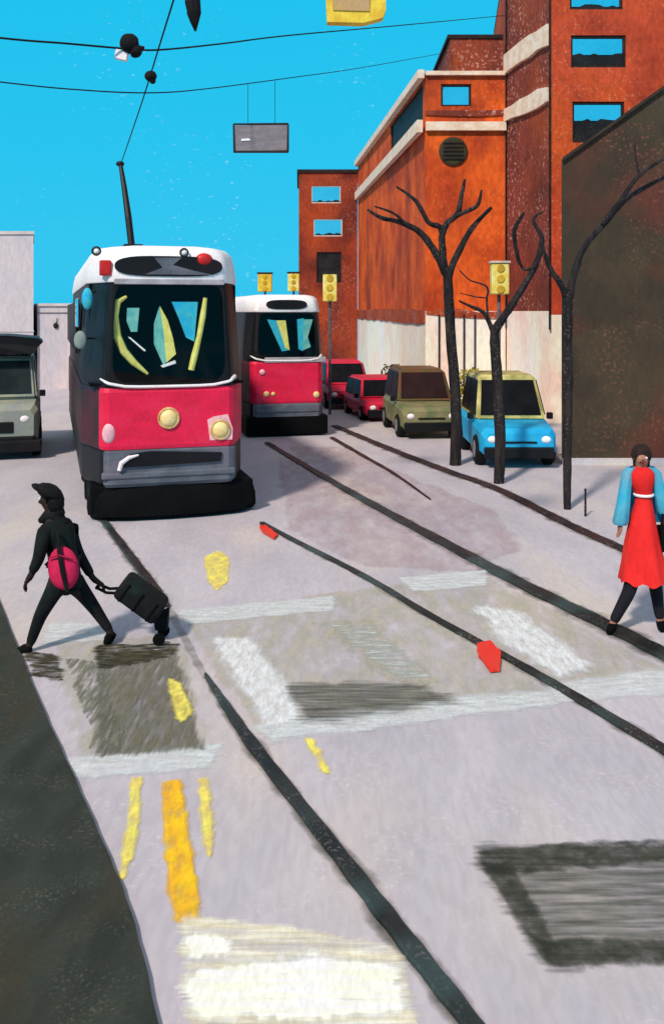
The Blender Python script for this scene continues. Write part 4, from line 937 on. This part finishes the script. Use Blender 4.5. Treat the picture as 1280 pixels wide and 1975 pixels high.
hand(V, E, 'lw', 'h', (-.15, 0, -1), (0, -1, 0), .3); hand(V, E, 'rw', 'g', (.1, 0, -1), (0, -1, 0), .6)
skin('body', V, E, 'pel', m_skin2, t)
face(t, w2(1237, 884), (-.15, -1, 0), .08, skinm=m_skin2)
b = MB(); b.ball(w2(1238, 879, .03), .10, .95, .95, 1.0, 3, None, .03); b.ball(w2(1240, 896, .055), .08, 1.0, .6, 1.3, 3, None, .04); b.build('hair', m_hair2, t, True)
def rings_(name, prof, m, par, n=40, fold=0, dy=0.):
    b = MB(); rg = []
    for j_, (px, py, rx, ry) in enumerate(prof):
        rg.append([b.bm.verts.new(w2(px, py, dy)+Vector((rx*math.cos(2*math.pi*k/n)*(1+fold*math.sin(7*2*math.pi*k/n+j_*.3)), ry*math.sin(2*math.pi*k/n)*(1+fold*math.sin(7*2*math.pi*k/n)), 0))) for k in range(n)])
    for j_ in range(len(rg)-1):
        for k in range(n): b.bm.faces.new((rg[j_][k], rg[j_][(k+1) % n], rg[j_+1][(k+1) % n], rg[j_+1][k]))
    b.bm.faces.new(rg[0]); b.bm.faces.new(rg[-1][::-1]); return b.build(name, m, par, True)
rings_('bodice', [(1235, 902, .06, .06), (1235, 906, .10, .085), (1235, 914, .128, .105), (1236, 928, .12, .112), (1238, 942, .095, .10), (1240, 957, .078, .085)], m_rdress, t)
# flared skirt as a pleated lathe
b = MB(); rings = []
prof = [(957, 1240, .068), (975, 1240, .085), (1010, 1238, .125), (1050, 1238, .165), (1090, 1240, .20), (1122, 1242, .235)]
for j, (py, cx, r) in enumerate(prof):
    ring = []
    for k in range(48):
        a = 2*math.pi*k/48; rr = r*(1+.055*(j/5.)*math.sin(a*9+j*.2)+.03*(j/5.)*math.sin(a*4))
        ring.append(b.bm.verts.new(w2(cx, py)+Vector((rr*math.cos(a), rr*.95*math.sin(a), .02*(j == 5)*math.sin(a*9)))))
    rings.append(ring)
for j in range(5):
    for k in range(48): b.bm.faces.new((rings[j][k], rings[j][(k+1) % 48], rings[j+1][(k+1) % 48], rings[j+1][k]))
b.bm.faces.new(rings[0]); b.build('skirt', m_rdress, t, True)
b = MB(); b.torus(w2(1240, 956), .08, .016, (0, 0, 1)); b.build('belt', m_white, t, True)
V = {}; E = []; V['pel'] = (w2(1241, 1045), (.09, .08))
chain(V, E, ['lh', 'lk', 'la'], [w2(1229, 1062, -.02), w2(1209, 1140, -.06), w2(1177, 1202, -.05)], [.085, .066, .046], 'pel')
chain(V, E, ['rh', 'rk', 'ra'], [w2(1253, 1062, .02), w2(1268, 1140, .06), w2(1276, 1204, .05)], [.085, .066, .046], 'pel')
skin('tights', V, E, 'pel', m_tights, t)
for p0, p1 in ((w2(1178, 1206, -.05), w2(1164, 1215, -.13)), (w2(1277, 1208, .06), w2(1272, 1215, -.06))):
    b = MB(); b.tube([p0, p0.lerp(p1, .5), p1], [.04, .042, .025], 10); b.build('shoe', m_under, t, True)
# coat: back panel and two wide sleeves, open in front
b = MB(); cl = []
for py, x0_, x1_, dy in ((900, 1212, 1258, .06), (914, 1203, 1268, .11), (945, 1199, 1276, .135), (985, 1194, 1282, .16), (1016, 1190, 1288, .19)):
    cl.append([b.bm.verts.new(w2(x0_+(x1_-x0_)*k/12, py, dy-.10*abs(k/6-1)**2+.012*math.sin(k*2.4)*(py-900)/100)) for k in range(13)])
for j_ in range(4):
    for k in range(12): b.bm.faces.new((cl[j_][k], cl[j_][k+1], cl[j_+1][k+1], cl[j_+1][k]))
bmesh.ops.solidify(b.bm, geom=b.bm.faces[:], thickness=.012)
ct = b.build('coat', m_coatb, t, True)
rings_('sleeve', [(1216, 903, .045, .05), (1210, 912, .055, .06), (1205, 940, .055, .06), (1201, 975, .062, .07), (1196, 1008, .075, .08), (1195, 1014, .06, .06)], m_coatb, ct, fold=.035)
rings_('sleeve', [(1254, 903, .045, .05), (1262, 912, .055, .06), (1268, 935, .055, .06), (1274, 962, .062, .07), (1280, 986, .072, .08), (1280, 992, .06, .065)], m_coatb, ct, fold=.035)
bt = thing('handbag', 'black handbag held at the side of the woman in red', 'bag', Vector((X_(1232, yQ), yQ, 0))+w2(1284, 1065, -.05))
def hb(px, py, y=0): return w2(px, py, y)-w2(1284, 1065)
b = MB(); b.slab([hb(1266, 1015, -.06), hb(1300, 1012, -.06), hb(1308, 1066, -.06), hb(1268, 1062, -.06)], (0, .12, 0)); b.build('bag_body', m_under, bt)
b = MB(); b.tube([hb(1270, 1018), hb(1275, 985), hb(1285, 972), hb(1295, 985), hb(1299, 1015)], .010, 8); b.build('strap', m_under, bt)
